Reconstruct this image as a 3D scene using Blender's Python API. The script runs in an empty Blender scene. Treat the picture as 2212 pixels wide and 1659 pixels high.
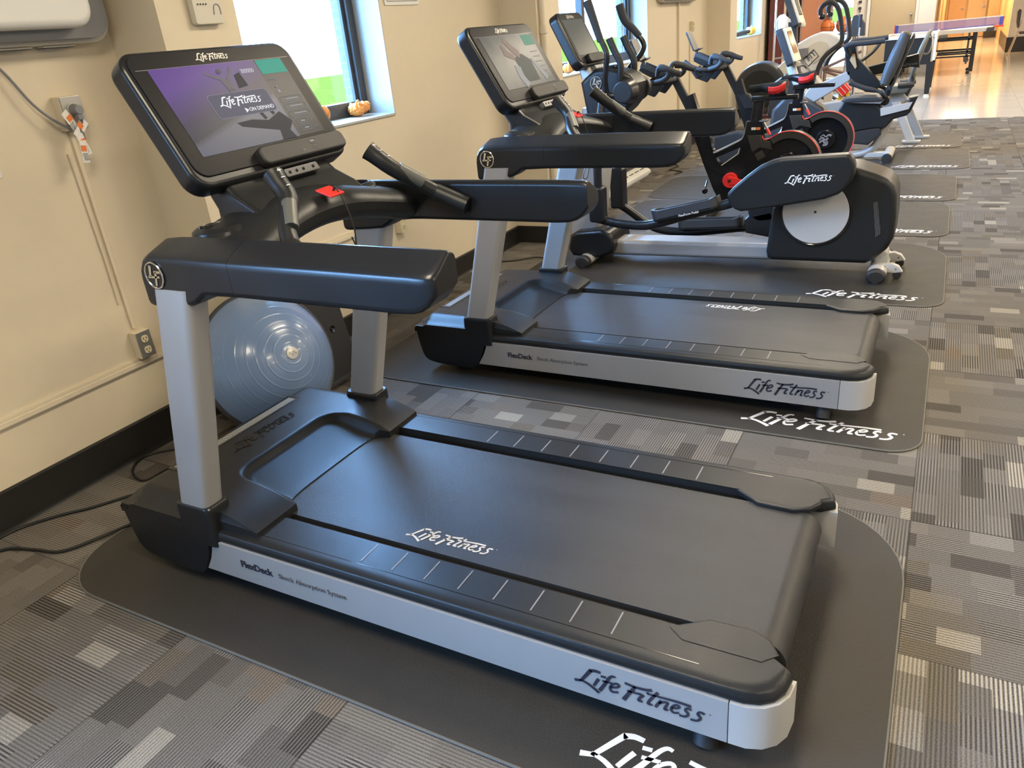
import bpy, bmesh, math, random
from mathutils import Vector, Matrix, Euler
random.seed(7)
sc = bpy.context.scene
COL = sc.collection
PI = math.pi

# ---------------------------------------------------------------- camera, sky, exposure
YAW, PITCH, ROLL, FPX = -0.533342625, 0.428646736, -0.103206574, 1632.87
f = Vector((math.sin(YAW)*math.cos(PITCH), math.cos(YAW)*math.cos(PITCH), -math.sin(PITCH)))
r = Vector((math.cos(YAW), -math.sin(YAW), 0)); u = r.cross(f)
r2 = math.cos(ROLL)*r + math.sin(ROLL)*u; u2 = -math.sin(ROLL)*r + math.cos(ROLL)*u
cd = bpy.data.cameras.new('camera'); cam = bpy.data.objects.new('camera', cd); COL.objects.link(cam)
cam.matrix_world = Matrix(((r2.x, u2.x, -f.x, 0), (r2.y, u2.y, -f.y, 0), (r2.z, u2.z, -f.z, 1.6), (0, 0, 0, 1)))
cd.sensor_width = 36; cd.lens = FPX/2212*36; cd.clip_start = 0.02; cd.clip_end = 300
sc.camera = cam
sc.view_settings.view_transform = 'Standard'; sc.view_settings.look = 'None'
sc.view_settings.gamma = 1; sc.view_settings.use_curve_mapping = False
sc.view_settings.exposure = 0.2
w = bpy.data.worlds.new('sky'); sc.world = w; w.use_nodes = True
bg = w.node_tree.nodes['Background']; bg.inputs[0].default_value = (0.27, 0.55, 1.0, 1)
_nt = w.node_tree; _tc = _nt.nodes.new('ShaderNodeTexCoord'); _dp = _nt.nodes.new('ShaderNodeVectorMath'); _dp.operation = 'DOT_PRODUCT'
_nt.links.new(_tc.outputs['Generated'], _dp.inputs[0]); _dp.inputs[1].default_value = Vector((-1, .1, .22)).normalized()   # bright hazy sky on the window side
_mr = _nt.nodes.new('ShaderNodeMapRange'); _mr.interpolation_type = 'SMOOTHSTEP'; _nt.links.new(_dp.outputs['Value'], _mr.inputs[0])
for _i, _v in ((1, .15), (2, .75), (3, 5.0), (4, 60.0)): _mr.inputs[_i].default_value = _v
_nt.links.new(_mr.outputs[0], bg.inputs[1])
try:
    sc.cycles.use_denoising = True; sc.cycles.max_bounces = 7; sc.cycles.diffuse_bounces = 4
    sc.cycles.transparent_max_bounces = 12; sc.cycles.sample_clamp_indirect = 6; sc.cycles.caustics_reflective = False
    sc.cycles.caustics_refractive = False
except Exception: pass

def light(name, kind, loc, size, energy, color, rot=(0, 0, 0), portal=False):
    l = bpy.data.lights.new(name, kind); o = bpy.data.objects.new(name, l); COL.objects.link(o)
    o.location = loc; o.rotation_euler = rot; l.color = color; l.energy = energy
    if kind == 'AREA':
        l.shape = 'RECTANGLE'; l.size, l.size_y = size
        if portal: l.cycles.is_portal = True
    return o
s = light('sun', 'SUN', (0, 0, 30), 0, 2.0, (1, .96, .9), (0, 0, 0)); s.data.angle = .01
s.rotation_euler = Vector((-.4, -.3, -.85)).to_track_quat('-Z', 'Y').to_euler()
# daylight portals in the window openings (they only aim the sky light)
WINS = [(-3.6, -0.5, .95, 2.55), (2.72, 4.14, 1.22, 2.45), (6.1, 9.06, 1.22, 2.45), (12.2, 15.2, 1.22, 2.45)]
for i, (a, b, c, d) in enumerate(WINS):
    light('window_portal', 'AREA', (-3.36, (a+b)/2, (c+d)/2), (d-c, b-a), 1, (1, 1, 1), (0, -PI/2, 0), True)
# ceiling troffers: warm white
LAMPS = [(x, y) for y in (0.4, 3.6, 6.8, 10.0, 13.2, 16.4, 19.4) for x in (-1.0, 2.0, 4.8)]
for (x, y) in LAMPS:
    light('troffer_light', 'AREA', (x, y, 2.86), (0.5, 1.15), 50, (1.0, .86, .66))
light('hall_light', 'AREA', (.3, 27, 2.6), (.8, 3.0), 200, (1.0, .78, .48))
light('hall_light', 'AREA', (.3, 31.5, 2.6), (.8, 2.0), 140, (1.0, .78, .48))

# ---------------------------------------------------------------- node helpers
def newmat(name):
    m = bpy.data.materials.new(name); m.use_nodes = True
    nt = m.node_tree; b = nt.nodes['Principled BSDF']
    return m, nt, b
def inp(nt, sock, v):
    if isinstance(v, bpy.types.NodeSocket): nt.links.new(v, sock)
    else: sock.default_value = v
def mth(nt, op, a, b=0.0, c=None, clamp=False):
    n = nt.nodes.new('ShaderNodeMath'); n.operation = op; n.use_clamp = clamp
    inp(nt, n.inputs[0], a); inp(nt, n.inputs[1], b)
    if c is not None: inp(nt, n.inputs[2], c)
    return n.outputs[0]
def mixc(nt, fac, a, b):
    n = nt.nodes.new('ShaderNodeMix'); n.data_type = 'RGBA'
    inp(nt, n.inputs[0], fac); inp(nt, n.inputs[6], a); inp(nt, n.inputs[7], b)
    return n.outputs[2]
def coords(nt, kind='Object'):
    t = nt.nodes.new('ShaderNodeTexCoord'); return t.outputs[kind]
def noise(nt, vec, scale, detail=2, rough=.5):
    n = nt.nodes.new('ShaderNodeTexNoise'); n.inputs['Scale'].default_value = scale
    n.inputs['Detail'].default_value = detail; n.inputs['Roughness'].default_value = rough
    nt.links.new(vec, n.inputs['Vector']); return n.outputs[0]
def ramp(nt, fac, stops, const=False):
    n = nt.nodes.new('ShaderNodeValToRGB'); cr = n.color_ramp
    if const: cr.interpolation = 'CONSTANT'
    while len(cr.elements) < len(stops): cr.elements.new(.5)
    for e, (p, c) in zip(cr.elements, stops):
        e.position = p; e.color = (c[0], c[1], c[2], 1)
    nt.links.new(fac, n.inputs[0]); return n.outputs[0]
def bump(nt, b, h, dist=.001, strength=.5):
    n = nt.nodes.new('ShaderNodeBump'); n.inputs['Strength'].default_value = strength
    n.inputs['Distance'].default_value = dist; nt.links.new(h, n.inputs['Height'])
    nt.links.new(n.outputs[0], b.inputs['Normal'])

def plain(name, col, rough=.45, metal=0.0, grain=0.0, gscale=400, var=0.06, coat=0.0, spec=.5):
    m, nt, b = newmat(name)
    v = coords(nt)
    if var:
        n = noise(nt, v, 9, 3)
        k = mth(nt, 'MULTIPLY_ADD', n, var*2, 1-var)
        hsv = nt.nodes.new('ShaderNodeHueSaturation'); hsv.inputs['Color'].default_value = (*col, 1)
        nt.links.new(k, hsv.inputs['Value']); nt.links.new(hsv.outputs[0], b.inputs['Base Color'])
        rr = mth(nt, 'MULTIPLY_ADD', n, .12, rough-.06); nt.links.new(rr, b.inputs['Roughness'])
    else:
        b.inputs['Base Color'].default_value = (*col, 1); b.inputs['Roughness'].default_value = rough
    b.inputs['Metallic'].default_value = metal
    b.inputs['Specular IOR Level'].default_value = spec
    b.inputs['Coat Weight'].default_value = coat
    if grain: bump(nt, b, noise(nt, v, gscale, 2, .6), grain, .6)
    return m
def emis(name, col, strength):
    m, nt, b = newmat(name)
    b.inputs['Base Color'].default_value = (.01, .01, .01, 1); b.inputs['Roughness'].default_value = .4; b.inputs['Specular IOR Level'].default_value = .05
    b.inputs['Emission Color'].default_value = (*col, 1); b.inputs['Emission Strength'].default_value = strength
    return m

M = {}
M['black'] = plain('black_plastic', (.011, .012, .014), .30, spec=.42)
M['black_satin'] = plain('black_satin_plastic', (.014, .015, .016), .36, grain=.0006, gscale=500, spec=.33)
M['bezel'] = plain('matte_bezel', (.016, .016, .018), .35, spec=.07)
M['bronze'] = plain('bronze_black_plastic', (.030, .027, .022), .4)
M['sensor'] = plain('sensor_grey', (.085, .088, .08), .4)
M['black_rough'] = plain('black_textured_plastic', (.018, .018, .019), .55, grain=.001, gscale=350)
M['black_gloss'] = plain('black_gloss', (.010, .010, .011), .12)
M['dark_grey'] = plain('dark_grey_plastic', (.034, .036, .040), .42)
M['grey'] = plain('grey_plastic', (.20, .20, .21), .45)
M['silver'] = plain('silver_paint', (.40, .395, .39), .36, metal=.25, grain=.0003, gscale=900, var=.03)
M['silver2'] = plain('warm_silver_paint', (.50, .49, .47), .38, metal=.15, var=.03)
M['chrome'] = plain('chrome', (.75, .75, .76), .16, metal=1, var=0)
M['white'] = plain('white_plastic', (.72, .71, .68), .4, var=.03)
M['offwhite'] = plain('offwhite_plastic', (.60, .56, .47), .42, var=.03)
M['white_print'] = plain('white_print', (.80, .80, .80), .5, var=0)
M['belt_print'] = plain('worn_white_print', (.62, .58, .53), .6, var=.2)
M['dark_print'] = plain('dark_print', (.022, .024, .04), .5, var=0)
M['grey_print'] = plain('grey_print', (.12, .12, .14), .5, var=0)
M['red'] = plain('red_plastic', (.75, .03, .025), .35)
M['redline'] = plain('red_line', (.85, .06, .05), .3)
M['orange'] = plain('orange_plastic', (.75, .20, .05), .4)
M['yellow'] = plain('yellow_plastic', (.85, .62, .05), .4)
M['cream_plastic'] = plain('ivory_plastic', (.62, .55, .36), .4)
M['steel_plate'] = plain('steel_plate', (.38, .37, .35), .35, metal=.7)
M['cream'] = plain('cream_paint', (.665, .575, .425), .42, grain=.004, gscale=14, var=.03)
M['reveal'] = plain('white_sill_paint', (.43, .43, .40), .45, grain=.003, gscale=20, var=.03)
M['baseboard'] = plain('black_rubber_baseboard', (.016, .015, .014), .4)
M['cable'] = plain('black_cable', (.012, .012, .012), .45)
M['ceiling'] = plain('ceiling_tile', (.72, .68, .60), .8, grain=.003, gscale=60)
M['frame'] = plain('dark_bronze_frame', (.045, .045, .048), .45)
M['pavement'] = plain('pale_pavement', (.78, .78, .76), .8)
M['grass'] = plain('grass', (.085, .080, .012), 1.0, grain=.05, gscale=6, var=.35, spec=0)
M['pumpkin'] = plain('orange_pumpkin', (.72, .26, .04), .45, grain=.006, gscale=60, var=.2)
M['gourd'] = plain('yellow_gourd', (.78, .47, .05), .45, var=.1)
M['mat'] = plain('rubber_mat', (.036, .033, .029), .5, grain=.003, gscale=260, var=.12, spec=.32)
M['mat_edge'] = plain('rubber_mat_edge', (.12, .115, .10), .55)
M['vinyl'] = plain('vinyl_pad', (.055, .060, .068), .45, grain=.002, gscale=200)
M['greygreen_vinyl'] = plain('grey_green_vinyl', (.15, .145, .115), .45, grain=.002, gscale=200)
M['wood'] = plain('tan_wood', (.45, .30, .15), .4, var=.1)
M['burgundy'] = plain('burgundy_cloth', (.10, .018, .016), .75, grain=.01, gscale=30, var=.2)
M['salmon'] = plain('salmon_paint', (.72, .33, .20), .5)
M['mauve'] = plain('mauve_cloth', (.22, .14, .12), .7, var=.1)
M['bag'] = plain('clear_plastic_bag', (.65, .62, .62), .25, grain=.02, gscale=14)
M['palewall'] = plain('pale_wall_paint', (.70, .70, .70), .45, var=.03)
M['doorpaint'] = plain('beige_door_paint', (.46, .38, .26), .4, var=.03)
M['hallpaint'] = plain('tan_hall_paint', (.62, .40, .20), .45, var=.03)
M['bosu'] = plain('blue_grey_rubber', (.15, .225, .38), .25, var=.04, coat=.2)
M['bluecloth'] = plain('royal_blue_tape', (.05, .07, .45), .6)
M['pad'] = plain('foam_grip', (.020, .020, .022), .7, grain=.003, gscale=300)
M['table_top'] = plain('table_top_grey', (.22, .20, .23), .35)

m, nt, b = newmat('belt_rubber')     # running belt: fine grain with faint worn streaks along it
v = coords(nt); mp = nt.nodes.new('ShaderNodeMapping'); mp.inputs['Scale'].default_value = (.8, 5, 5); nt.links.new(v, mp.inputs[0])
st = noise(nt, mp.outputs[0], 2.2, 3)
nt.links.new(ramp(nt, st, [(.3, (.024, .024, .026)), (.75, (.036, .0355, .035))]), b.inputs['Base Color'])
nt.links.new(mth(nt, 'MULTIPLY_ADD', st, .20, .27), b.inputs['Roughness'])
bump(nt, b, noise(nt, v, 420, 2, .6), .0012, .6)
b.inputs['Specular IOR Level'].default_value = .36
M['belt'] = m

m, nt, b = newmat('window_glass')
o = nt.nodes['Material Output']; tr = nt.nodes.new('ShaderNodeBsdfTransparent'); gl = nt.nodes.new('ShaderNodeBsdfGlossy')
gl.inputs['Roughness'].default_value = .02; gl.inputs['Color'].default_value = (1, 1, 1, 1)
tr.inputs['Color'].default_value = (.94, .97, 1, 1)
mx = nt.nodes.new('ShaderNodeMixShader'); mx.inputs[0].default_value = .06
nt.links.new(tr.outputs[0], mx.inputs[1]); nt.links.new(gl.outputs[0], mx.inputs[2]); nt.links.new(mx.outputs[0], o.inputs[0])
M['glass'] = m

m, nt, b = newmat('net_mesh')        # fine table-tennis net: see-through weave
v = coords(nt); sp = nt.nodes.new('ShaderNodeSeparateXYZ'); nt.links.new(v, sp.inputs[0])
tr = nt.nodes.new('ShaderNodeBsdfTransparent'); mx = nt.nodes.new('ShaderNodeMixShader')
b.inputs['Base Color'].default_value = (.30, .26, .55, 1)
mx.inputs[0].default_value = .45
nt.links.new(tr.outputs[0], mx.inputs[1]); nt.links.new(b.outputs[0], mx.inputs[2]); nt.links.new(mx.outputs[0], nt.nodes['Material Output'].inputs[0])
M['net'] = m

m, nt, b = newmat('brick')
v = coords(nt); mp = nt.nodes.new('ShaderNodeMapping'); mp.inputs['Rotation'].default_value = (PI/2, 0, 0); nt.links.new(v, mp.inputs[0])
br = nt.nodes.new('ShaderNodeTexBrick'); br.inputs['Scale'].default_value = 5; nt.links.new(mp.outputs[0], br.inputs[0])
br.inputs['Color1'].default_value = (.16, .14, .12, 1); br.inputs['Color2'].default_value = (.20, .17, .15, 1); br.inputs['Mortar'].default_value = (.26, .25, .23, 1)
nt.links.new(br.outputs[0], b.inputs['Base Color']); b.inputs['Roughness'].default_value = .8
M['brick'] = m

# carpet tiles: square tiles turned alternately, ribbed, with rectangles of other yarns
m, nt, b = newmat('carpet_tiles')
v = coords(nt); sp = nt.nodes.new('ShaderNodeSeparateXYZ'); nt.links.new(v, sp.inputs[0])
T = .65
X = mth(nt, 'DIVIDE', mth(nt, 'SUBTRACT', sp.outputs[0], .058), T); Y = mth(nt, 'DIVIDE', mth(nt, 'SUBTRACT', sp.outputs[1], 2.437), T)
ix = mth(nt, 'FLOOR', X); iy = mth(nt, 'FLOOR', Y); fx = mth(nt, 'SUBTRACT', X, ix); fy = mth(nt, 'SUBTRACT', Y, iy)
par = mth(nt, 'FLOORED_MODULO', mth(nt, 'ADD', ix, iy), 2)
def sel(a, bb): return mth(nt, 'ADD', mth(nt, 'MULTIPLY', a, par), mth(nt, 'MULTIPLY', bb, mth(nt, 'SUBTRACT', 1, par)))
U = sel(fx, fy); V = sel(fy, fx)      # ribs run along U, repeat across V
def wn(a, bb, c):
    cb = nt.nodes.new('ShaderNodeCombineXYZ'); inp(nt, cb.inputs[0], a); inp(nt, cb.inputs[1], bb); inp(nt, cb.inputs[2], c)
    n = nt.nodes.new('ShaderNodeTexWhiteNoise'); n.noise_dimensions = '3D'; nt.links.new(cb.outputs[0], n.inputs['Vector']); return n.outputs[0], n.outputs[1]
tid = mth(nt, 'MULTIPLY_ADD', ix, 17.0, iy)
row = mth(nt, 'FLOOR', mth(nt, 'MULTIPLY', V, 9)); r1, _ = wn(row, tid, 1.0)
cu = mth(nt, 'ADD', mth(nt, 'MULTIPLY', U, mth(nt, 'MULTIPLY_ADD', r1, 3.0, 3.2)), mth(nt, 'MULTIPLY', r1, 7.3))
cell = mth(nt, 'FLOOR', cu); rv, rc = wn(cell, row, tid)
pal = ramp(nt, rv, [(0, (.055, .052, .050)), (.07, (.088, .083, .078)), (.18, (.115, .108, .100)), (.48, (.130, .121, .112)),
                    (.76, (.150, .140, .128)), (.88, (.105, .094, .078)), (.915, (.130, .108, .09)), (.935, (.26, .24, .205)), (.975, (.20, .188, .172))], const=True)
ribs = mth(nt, 'SINE', mth(nt, 'MULTIPLY', V, 2*PI*64))
rs, _ = wn(row, cell, mth(nt, 'ADD', tid, 91.0))
yarn = noise(nt, v, 300, 2, .7); blot = noise(nt, v, 90, 2, .6)
amp = mth(nt, 'MULTIPLY_ADD', mth(nt, 'POWER', rs, 2.2), .50, .27)
k = mth(nt, 'MULTIPLY', ribs, amp)
k = mth(nt, 'ADD', k, mth(nt, 'MULTIPLY_ADD', yarn, 2.0, .05))
k = mth(nt, 'MAXIMUM', k, .12)
sx = mth(nt, 'MINIMUM', mth(nt, 'MINIMUM', fx, mth(nt, 'SUBTRACT', 1, fx)), mth(nt, 'MINIMUM', fy, mth(nt, 'SUBTRACT', 1, fy)))
seam = mth(nt, 'MULTIPLY_ADD', mth(nt, 'LESS_THAN', sx, .004), -.45, 1)
k = mth(nt, 'MULTIPLY', k, seam)
pal = mixc(nt, .18, pal, (.15, .118, .078, 1)); hsv = nt.nodes.new('ShaderNodeHueSaturation'); nt.links.new(pal, hsv.inputs['Color']); nt.links.new(k, hsv.inputs['Value'])
nt.links.new(hsv.outputs[0], b.inputs['Base Color']); b.inputs['Roughness'].default_value = .95; b.inputs['Specular IOR Level'].default_value = .15
bump(nt, b, mth(nt, 'ADD', mth(nt, 'MULTIPLY', ribs, .5), yarn), .002, .5)
M['carpet'] = m

m, nt, b = newmat('polished_vinyl_tile')
v = coords(nt); n1 = noise(nt, v, 1.3, 3); n2 = noise(nt, v, 30, 2)
br = nt.nodes.new('ShaderNodeTexBrick'); br.offset = 0; br.inputs['Scale'].default_value = 1.64; br.inputs['Mortar Size'].default_value = .003
br.inputs['Row Height'].default_value = .5; br.inputs['Brick Width'].default_value = .5
br.inputs['Color1'].default_value = (.52, .47, .40, 1); br.inputs['Color2'].default_value = (.48, .43, .36, 1); br.inputs['Mortar'].default_value = (.33, .3, .25, 1)
nt.links.new(v, br.inputs[0]); nt.links.new(br.outputs[0], b.inputs['Base Color'])
b.inputs['Roughness'].default_value = .12; bump(nt, b, n1, .004, .15)
M['vct'] = m

# ---------------------------------------------------------------- mesh builder
def catmull(pts, n=6, closed=False):
    P = [Vector(p) for p in pts]; out = []; N = len(P)
    if N < 3: return P
    segs = N if closed else N-1
    for i in range(segs):
        if closed: a, b_, c, d = P[(i-1) % N], P[i], P[(i+1) % N], P[(i+2) % N]
        else: a, b_, c, d = P[max(i-1, 0)], P[i], P[i+1], P[min(i+2, N-1)]
        for k in range(n):
            t = k/n
            out.append(.5*((2*b_) + (c-a)*t + (2*a-5*b_+4*c-d)*t*t + (3*b_-a-3*c+d)*t**3))
    if not closed: out.append(P[-1])
    return out

class MB:
    def __init__(s, off=(0, 0, 0)):
        s.bm = bmesh.new(); s.off = Vector(off)
    def _bev(s, faces, bevel, seg, ang=35):
        es = set(e for f_ in faces for e in f_.edges)
        es = [e for e in es if len(e.link_faces) == 2 and e.calc_face_angle(0) > math.radians(ang)]
        if es and bevel > 0:
            bmesh.ops.bevel(s.bm, geom=es, offset=bevel, offset_type='OFFSET', segments=seg, profile=.5, affect='EDGES', clamp_overlap=True)
    def box(s, c, size, rot=None, bevel=0, seg=2):
        ret = bmesh.ops.create_cube(s.bm, size=1); vs = ret['verts']
        mat = Matrix.Translation(Vector(c)) @ (rot.to_matrix().to_4x4() if rot else Matrix()) @ Matrix.Diagonal((*size, 1))
        bmesh.ops.transform(s.bm, matrix=mat, verts=vs)
        if bevel: s._bev(set(f_ for v_ in vs for f_ in v_.link_faces), bevel, seg)
        return s
    def box2(s, a, b_, bevel=0, seg=2):
        a, b_ = Vector(a), Vector(b_); d = b_-a
        return s.box((a+b_)/2, (abs(d.x), abs(d.y), abs(d.z)), None, bevel, seg)
    def prism(s, pts, t0, t1, axis='y', bevel=0, seg=2, holes=(), M_=None, capang=35):
        """outline extruded from t0 to t1; axis y: pts=(x,z); z: (x,y); x: (y,z)"""
        def mk(p, t):
            q = {'y': (p[0], t, p[1]), 'z': (p[0], p[1], t), 'x': (t, p[0], p[1])}[axis]
            q = Vector(q); return M_ @ q if M_ else q
        bm = s.bm; nf = []
        loops = [list(pts)] + [list(h) for h in holes]
        if not holes:
            A_ = [bm.verts.new(mk(p, t0)) for p in pts]; B_ = [bm.verts.new(mk(p, t1)) for p in pts]
            nf.append(bm.faces.new(A_)); nf.append(bm.faces.new(B_[::-1]))
            for i in range(len(pts)):
                j = (i+1) % len(pts); nf.append(bm.faces.new((A_[j], A_[i], B_[i], B_[j])))
        else:
            edges = []; rings = []
            for lp in loops:
                vs = [bm.verts.new(mk(p, t0)) for p in lp]; rings.append(vs)
                edges += [bm.edges.new((vs[i], vs[(i+1) % len(vs)])) for i in range(len(vs))]
            res = bmesh.ops.triangle_fill(bm, edges=edges, use_beauty=True)
            fs = [g for g in res['geom'] if isinstance(g, bmesh.types.BMFace)]
            top = {}
            for ring in rings:
                for v_, p in zip(ring, loops[rings.index(ring)]): top[v_] = bm.verts.new(mk(p, t1))
            for f_ in list(fs): nf.append(bm.faces.new([top[v_] for v_ in reversed(f_.verts)]))
            nf += fs
            for vs in rings:
                for i in range(len(vs)):
                    j = (i+1) % len(vs); nf.append(bm.faces.new((vs[j], vs[i], top[vs[i]], top[vs[j]])))
        bmesh.ops.recalc_face_normals(bm, faces=nf)
        if bevel and not holes:
            caps = [nf[0], nf[1]]
            es = list(set(e for f_ in caps for e in f_.edges))
            bmesh.ops.bevel(bm, geom=es, offset=bevel, offset_type='OFFSET', segments=seg, profile=.5, affect='EDGES', clamp_overlap=True)
        return s
    def loft(s, secs, cap=True, close=False):
        bm = s.bm; R_ = [[bm.verts.new(Vector(p)) for p in sec] for sec in secs]; nf = []
        n = len(R_[0])
        for a in range(len(R_)-(0 if close else 1)):
            A_, B_ = R_[a], R_[(a+1) % len(R_)]
            for i in range(n):
                j = (i+1) % n; nf.append(bm.faces.new((A_[i], A_[j], B_[j], B_[i])))
        if cap and not close:
            nf.append(bm.faces.new(R_[0][::-1])); nf.append(bm.faces.new(R_[-1]))
        bmesh.ops.recalc_face_normals(bm, faces=nf)
        return s
    def tube(s, pts, rad, n=10, smooth=4, section=None, cap=True, closed=False, up=(0, 0, 1)):
        P = catmull(pts, smooth, closed) if smooth and len(pts) > 2 else [Vector(p) for p in pts]
        N = len(P); R_ = rad if callable(rad) else (lambda t: rad)
        secs = []; prev = None
        for i, p in enumerate(P):
            if closed: t = (P[(i+1) % N]-P[i-1]).normalized()
            else: t = (P[min(i+1, N-1)]-P[max(i-1, 0)]).normalized()
            if prev is None:
                a = Vector(up).cross(t)
                if a.length < 1e-3: a = Vector((0, 1, 0)).cross(t)
                a.normalize()
            else:
                a = prev-t*prev.dot(t); a.normalize()
            prev = a; b_ = t.cross(a); rr = R_(i/max(1, N-1))
            sx_, sy_ = (1, 1) if section is None else section
            secs.append([p+(a*math.cos(q)*sx_+b_*math.sin(q)*sy_)*rr for q in [2*PI*k/n for k in range(n)]])
        return s.loft(secs, cap, closed)
    def cyl(s, a, b_, rad, n=24, r2=None, bevel=0):
        a, b_ = Vector(a), Vector(b_); r2 = rad if r2 is None else r2; d = (b_-a)
        if bevel:
            e = d.normalized()*bevel
            ps = [(a, rad-bevel), (a+e*.3, rad-bevel*.3), (a+e, rad), (b_-e, r2), (b_-e*.3, r2-bevel*.3), (b_, r2-bevel)]
        else: ps = [(a, rad), (b_, r2)]
        t = d.normalized(); x = t.orthogonal().normalized(); y = t.cross(x)
        return s.loft([[p+(x*math.cos(q)+y*math.sin(q))*rr for q in [2*PI*k/n for k in range(n)]] for p, rr in ps])
    def lathe(s, prof, c, ax=(0, 0, 1), n=32, cap=False):
        c = Vector(c); t = Vector(ax).normalized(); x = t.orthogonal().normalized(); y = t.cross(x)
        return s.loft([[c+t*h+(x*math.cos(q)+y*math.sin(q))*max(rr, 1e-4) for q in [2*PI*k/n for k in range(n)]] for rr, h in prof], cap)
    def ball(s, c, rad, scale=(1, 1, 1), n=16):
        ret = bmesh.ops.create_uvsphere(s.bm, u_segments=n, v_segments=n//2+2, radius=rad)
        bmesh.ops.transform(s.bm, matrix=Matrix.Translation(Vector(c)) @ Matrix.Diagonal((*scale, 1)), verts=ret['verts']); return s
    def ribbon(s, pts, wid, o, ux, uy, sc_=1, th=.0006, smooth=5):
        """flat brush stroke in the plane (o, ux, uy); pts (x, y); wid number or list"""
        P = catmull([(p[0], p[1], 0) for p in pts], smooth) if len(pts) > 2 and smooth else [Vector((p[0], p[1], 0)) for p in pts]
        o, ux, uy = Vector(o), Vector(ux).normalized(), Vector(uy).normalized(); nn = ux.cross(uy)
        N = len(P); L_, Rr = [], []
        for i, p in enumerate(P):
            t = (P[min(i+1, N-1)]-P[max(i-1, 0)]).normalized(); q = Vector((-t.y, t.x, 0))
            tt = i/(N-1); w_ = wid if not isinstance(wid, (list, tuple)) else wid[0]*(1-tt)+wid[1]*tt
            L_.append(p+q*w_/2); Rr.append(p-q*w_/2)
        loop = L_+Rr[::-1]
        def W(p, h): return o+(ux*p.x+uy*p.y)*sc_+nn*h
        bm = s.bm; n = len(loop)
        A_ = [bm.verts.new(W(p, th)) for p in loop]; B_ = [bm.verts.new(W(p, 0)) for p in loop]; nf = []
        for i in range(N-1): nf.append(bm.faces.new((A_[i], A_[n-1-i], A_[n-2-i], A_[i+1])))
        for i in range(n):
            j = (i+1) % n; nf.append(bm.faces.new((A_[i], A_[j], B_[j], B_[i])))
        bmesh.ops.recalc_face_normals(bm, faces=nf)
        return s
    def mesh(s, name, mat, ang=40):
        me = bpy.data.meshes.new(name)
        bmesh.ops.translate(s.bm, verts=s.bm.verts, vec=-s.off)
        s.bm.to_mesh(me); s.bm.free()
        me.materials.append(M[mat] if isinstance(mat, str) else mat)
        for p in me.polygons: p.use_smooth = True
        try: me.set_sharp_from_angle(angle=math.radians(ang))
        except Exception: pass
        return me
    def build(s, name, mat, parent=None, ang=40, loc=None):
        o = bpy.data.objects.new(name, s.mesh(name, mat, ang)); COL.objects.link(o)
        if parent is not None: o.parent = parent
        if loc is not None: o.location = loc
        if len(o.data.polygons) < 9000:
            wn_ = o.modifiers.new('weighted_normal', 'WEIGHTED_NORMAL'); wn_.keep_sharp = True; wn_.weight = 70
        return o

def cut(o, mb):
    c = mb.build('cutter', 'cable'); m_ = o.modifiers.new('cut', 'BOOLEAN'); m_.object = c; m_.operation = 'DIFFERENCE'; m_.solver = 'EXACT'
    c.matrix_world = o.parent.matrix_world if o.parent else Matrix()
    bpy.context.view_layer.update()
    me = bpy.data.meshes.new_from_object(o.evaluated_get(bpy.context.evaluated_depsgraph_get()))
    o.modifiers.remove(m_); o.data = me; bpy.data.objects.remove(c)
def tag(o, label=None, cat=None, group=None, kind=None):
    if label: o['label'] = label
    if cat: o['category'] = cat
    if group: o['group'] = group
    if kind: o['kind'] = kind
    return o
def thing(name, loc, label, cat, group=None, rz=0):
    o = bpy.data.objects.new(name, None); COL.objects.link(o); o.empty_display_size = .1
    o.location = loc; o.rotation_euler = (0, 0, rz)
    return tag(o, label, cat, group)
def single(mb, name, mat, label, cat, group=None, ang=40):
    """a thing of one mesh: geometry in world coordinates, origin at its base"""
    bm = mb.bm; xs = [v_.co for v_ in bm.verts]
    lo = Vector((min(v_.x for v_ in xs), min(v_.y for v_ in xs), min(v_.z for v_ in xs))); hi = Vector((max(v_.x for v_ in xs), max(v_.y for v_ in xs), 0))
    c = Vector(((lo.x+hi.x)/2, (lo.y+hi.y)/2, lo.z)); mb.off = c
    return tag(mb.build(name, mat, loc=c, ang=ang), label, cat, group)
def struct(mb, name, mat, ang=40):
    o = mb.build(name, mat, ang=ang); o['kind'] = 'structure'; return o
def copy_tree(o, parent=None):
    c = o.copy(); COL.objects.link(c); c.parent = parent
    for ch in [x for x in bpy.data.objects if x.parent == o]: copy_tree(ch, c)
    return c
def text(name, body, mat, o, ux, uy, size, parent=None, align='CENTER', ext=.0005, bold=0.0, off=(0, 0, 0), shear=0):
    cu_ = bpy.data.curves.new(name, 'FONT'); cu_.body = body; cu_.size = size; cu_.align_x = align; cu_.align_y = 'CENTER'
    cu_.extrude = ext; cu_.offset = bold; cu_.shear = shear; cu_.resolution_u = 4
    t = bpy.data.objects.new(name, cu_); COL.objects.link(t)
    bpy.context.view_layer.update()
    me = bpy.data.meshes.new_from_object(t.evaluated_get(bpy.context.evaluated_depsgraph_get()))
    bpy.data.objects.remove(t)
    ux, uy = Vector(ux).normalized(), Vector(uy).normalized(); nn = ux.cross(uy); o = Vector(o)-Vector(off)
    me.transform(Matrix(((ux.x, uy.x, nn.x, o.x), (ux.y, uy.y, nn.y, o.y), (ux.z, uy.z, nn.z, o.z), (0, 0, 0, 1))))
    me.materials.clear(); me.materials.append(M[mat]); me.name = name
    ob = bpy.data.objects.new(name, me); COL.objects.link(ob)
    if parent is not None: ob.parent = parent
    return ob

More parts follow.
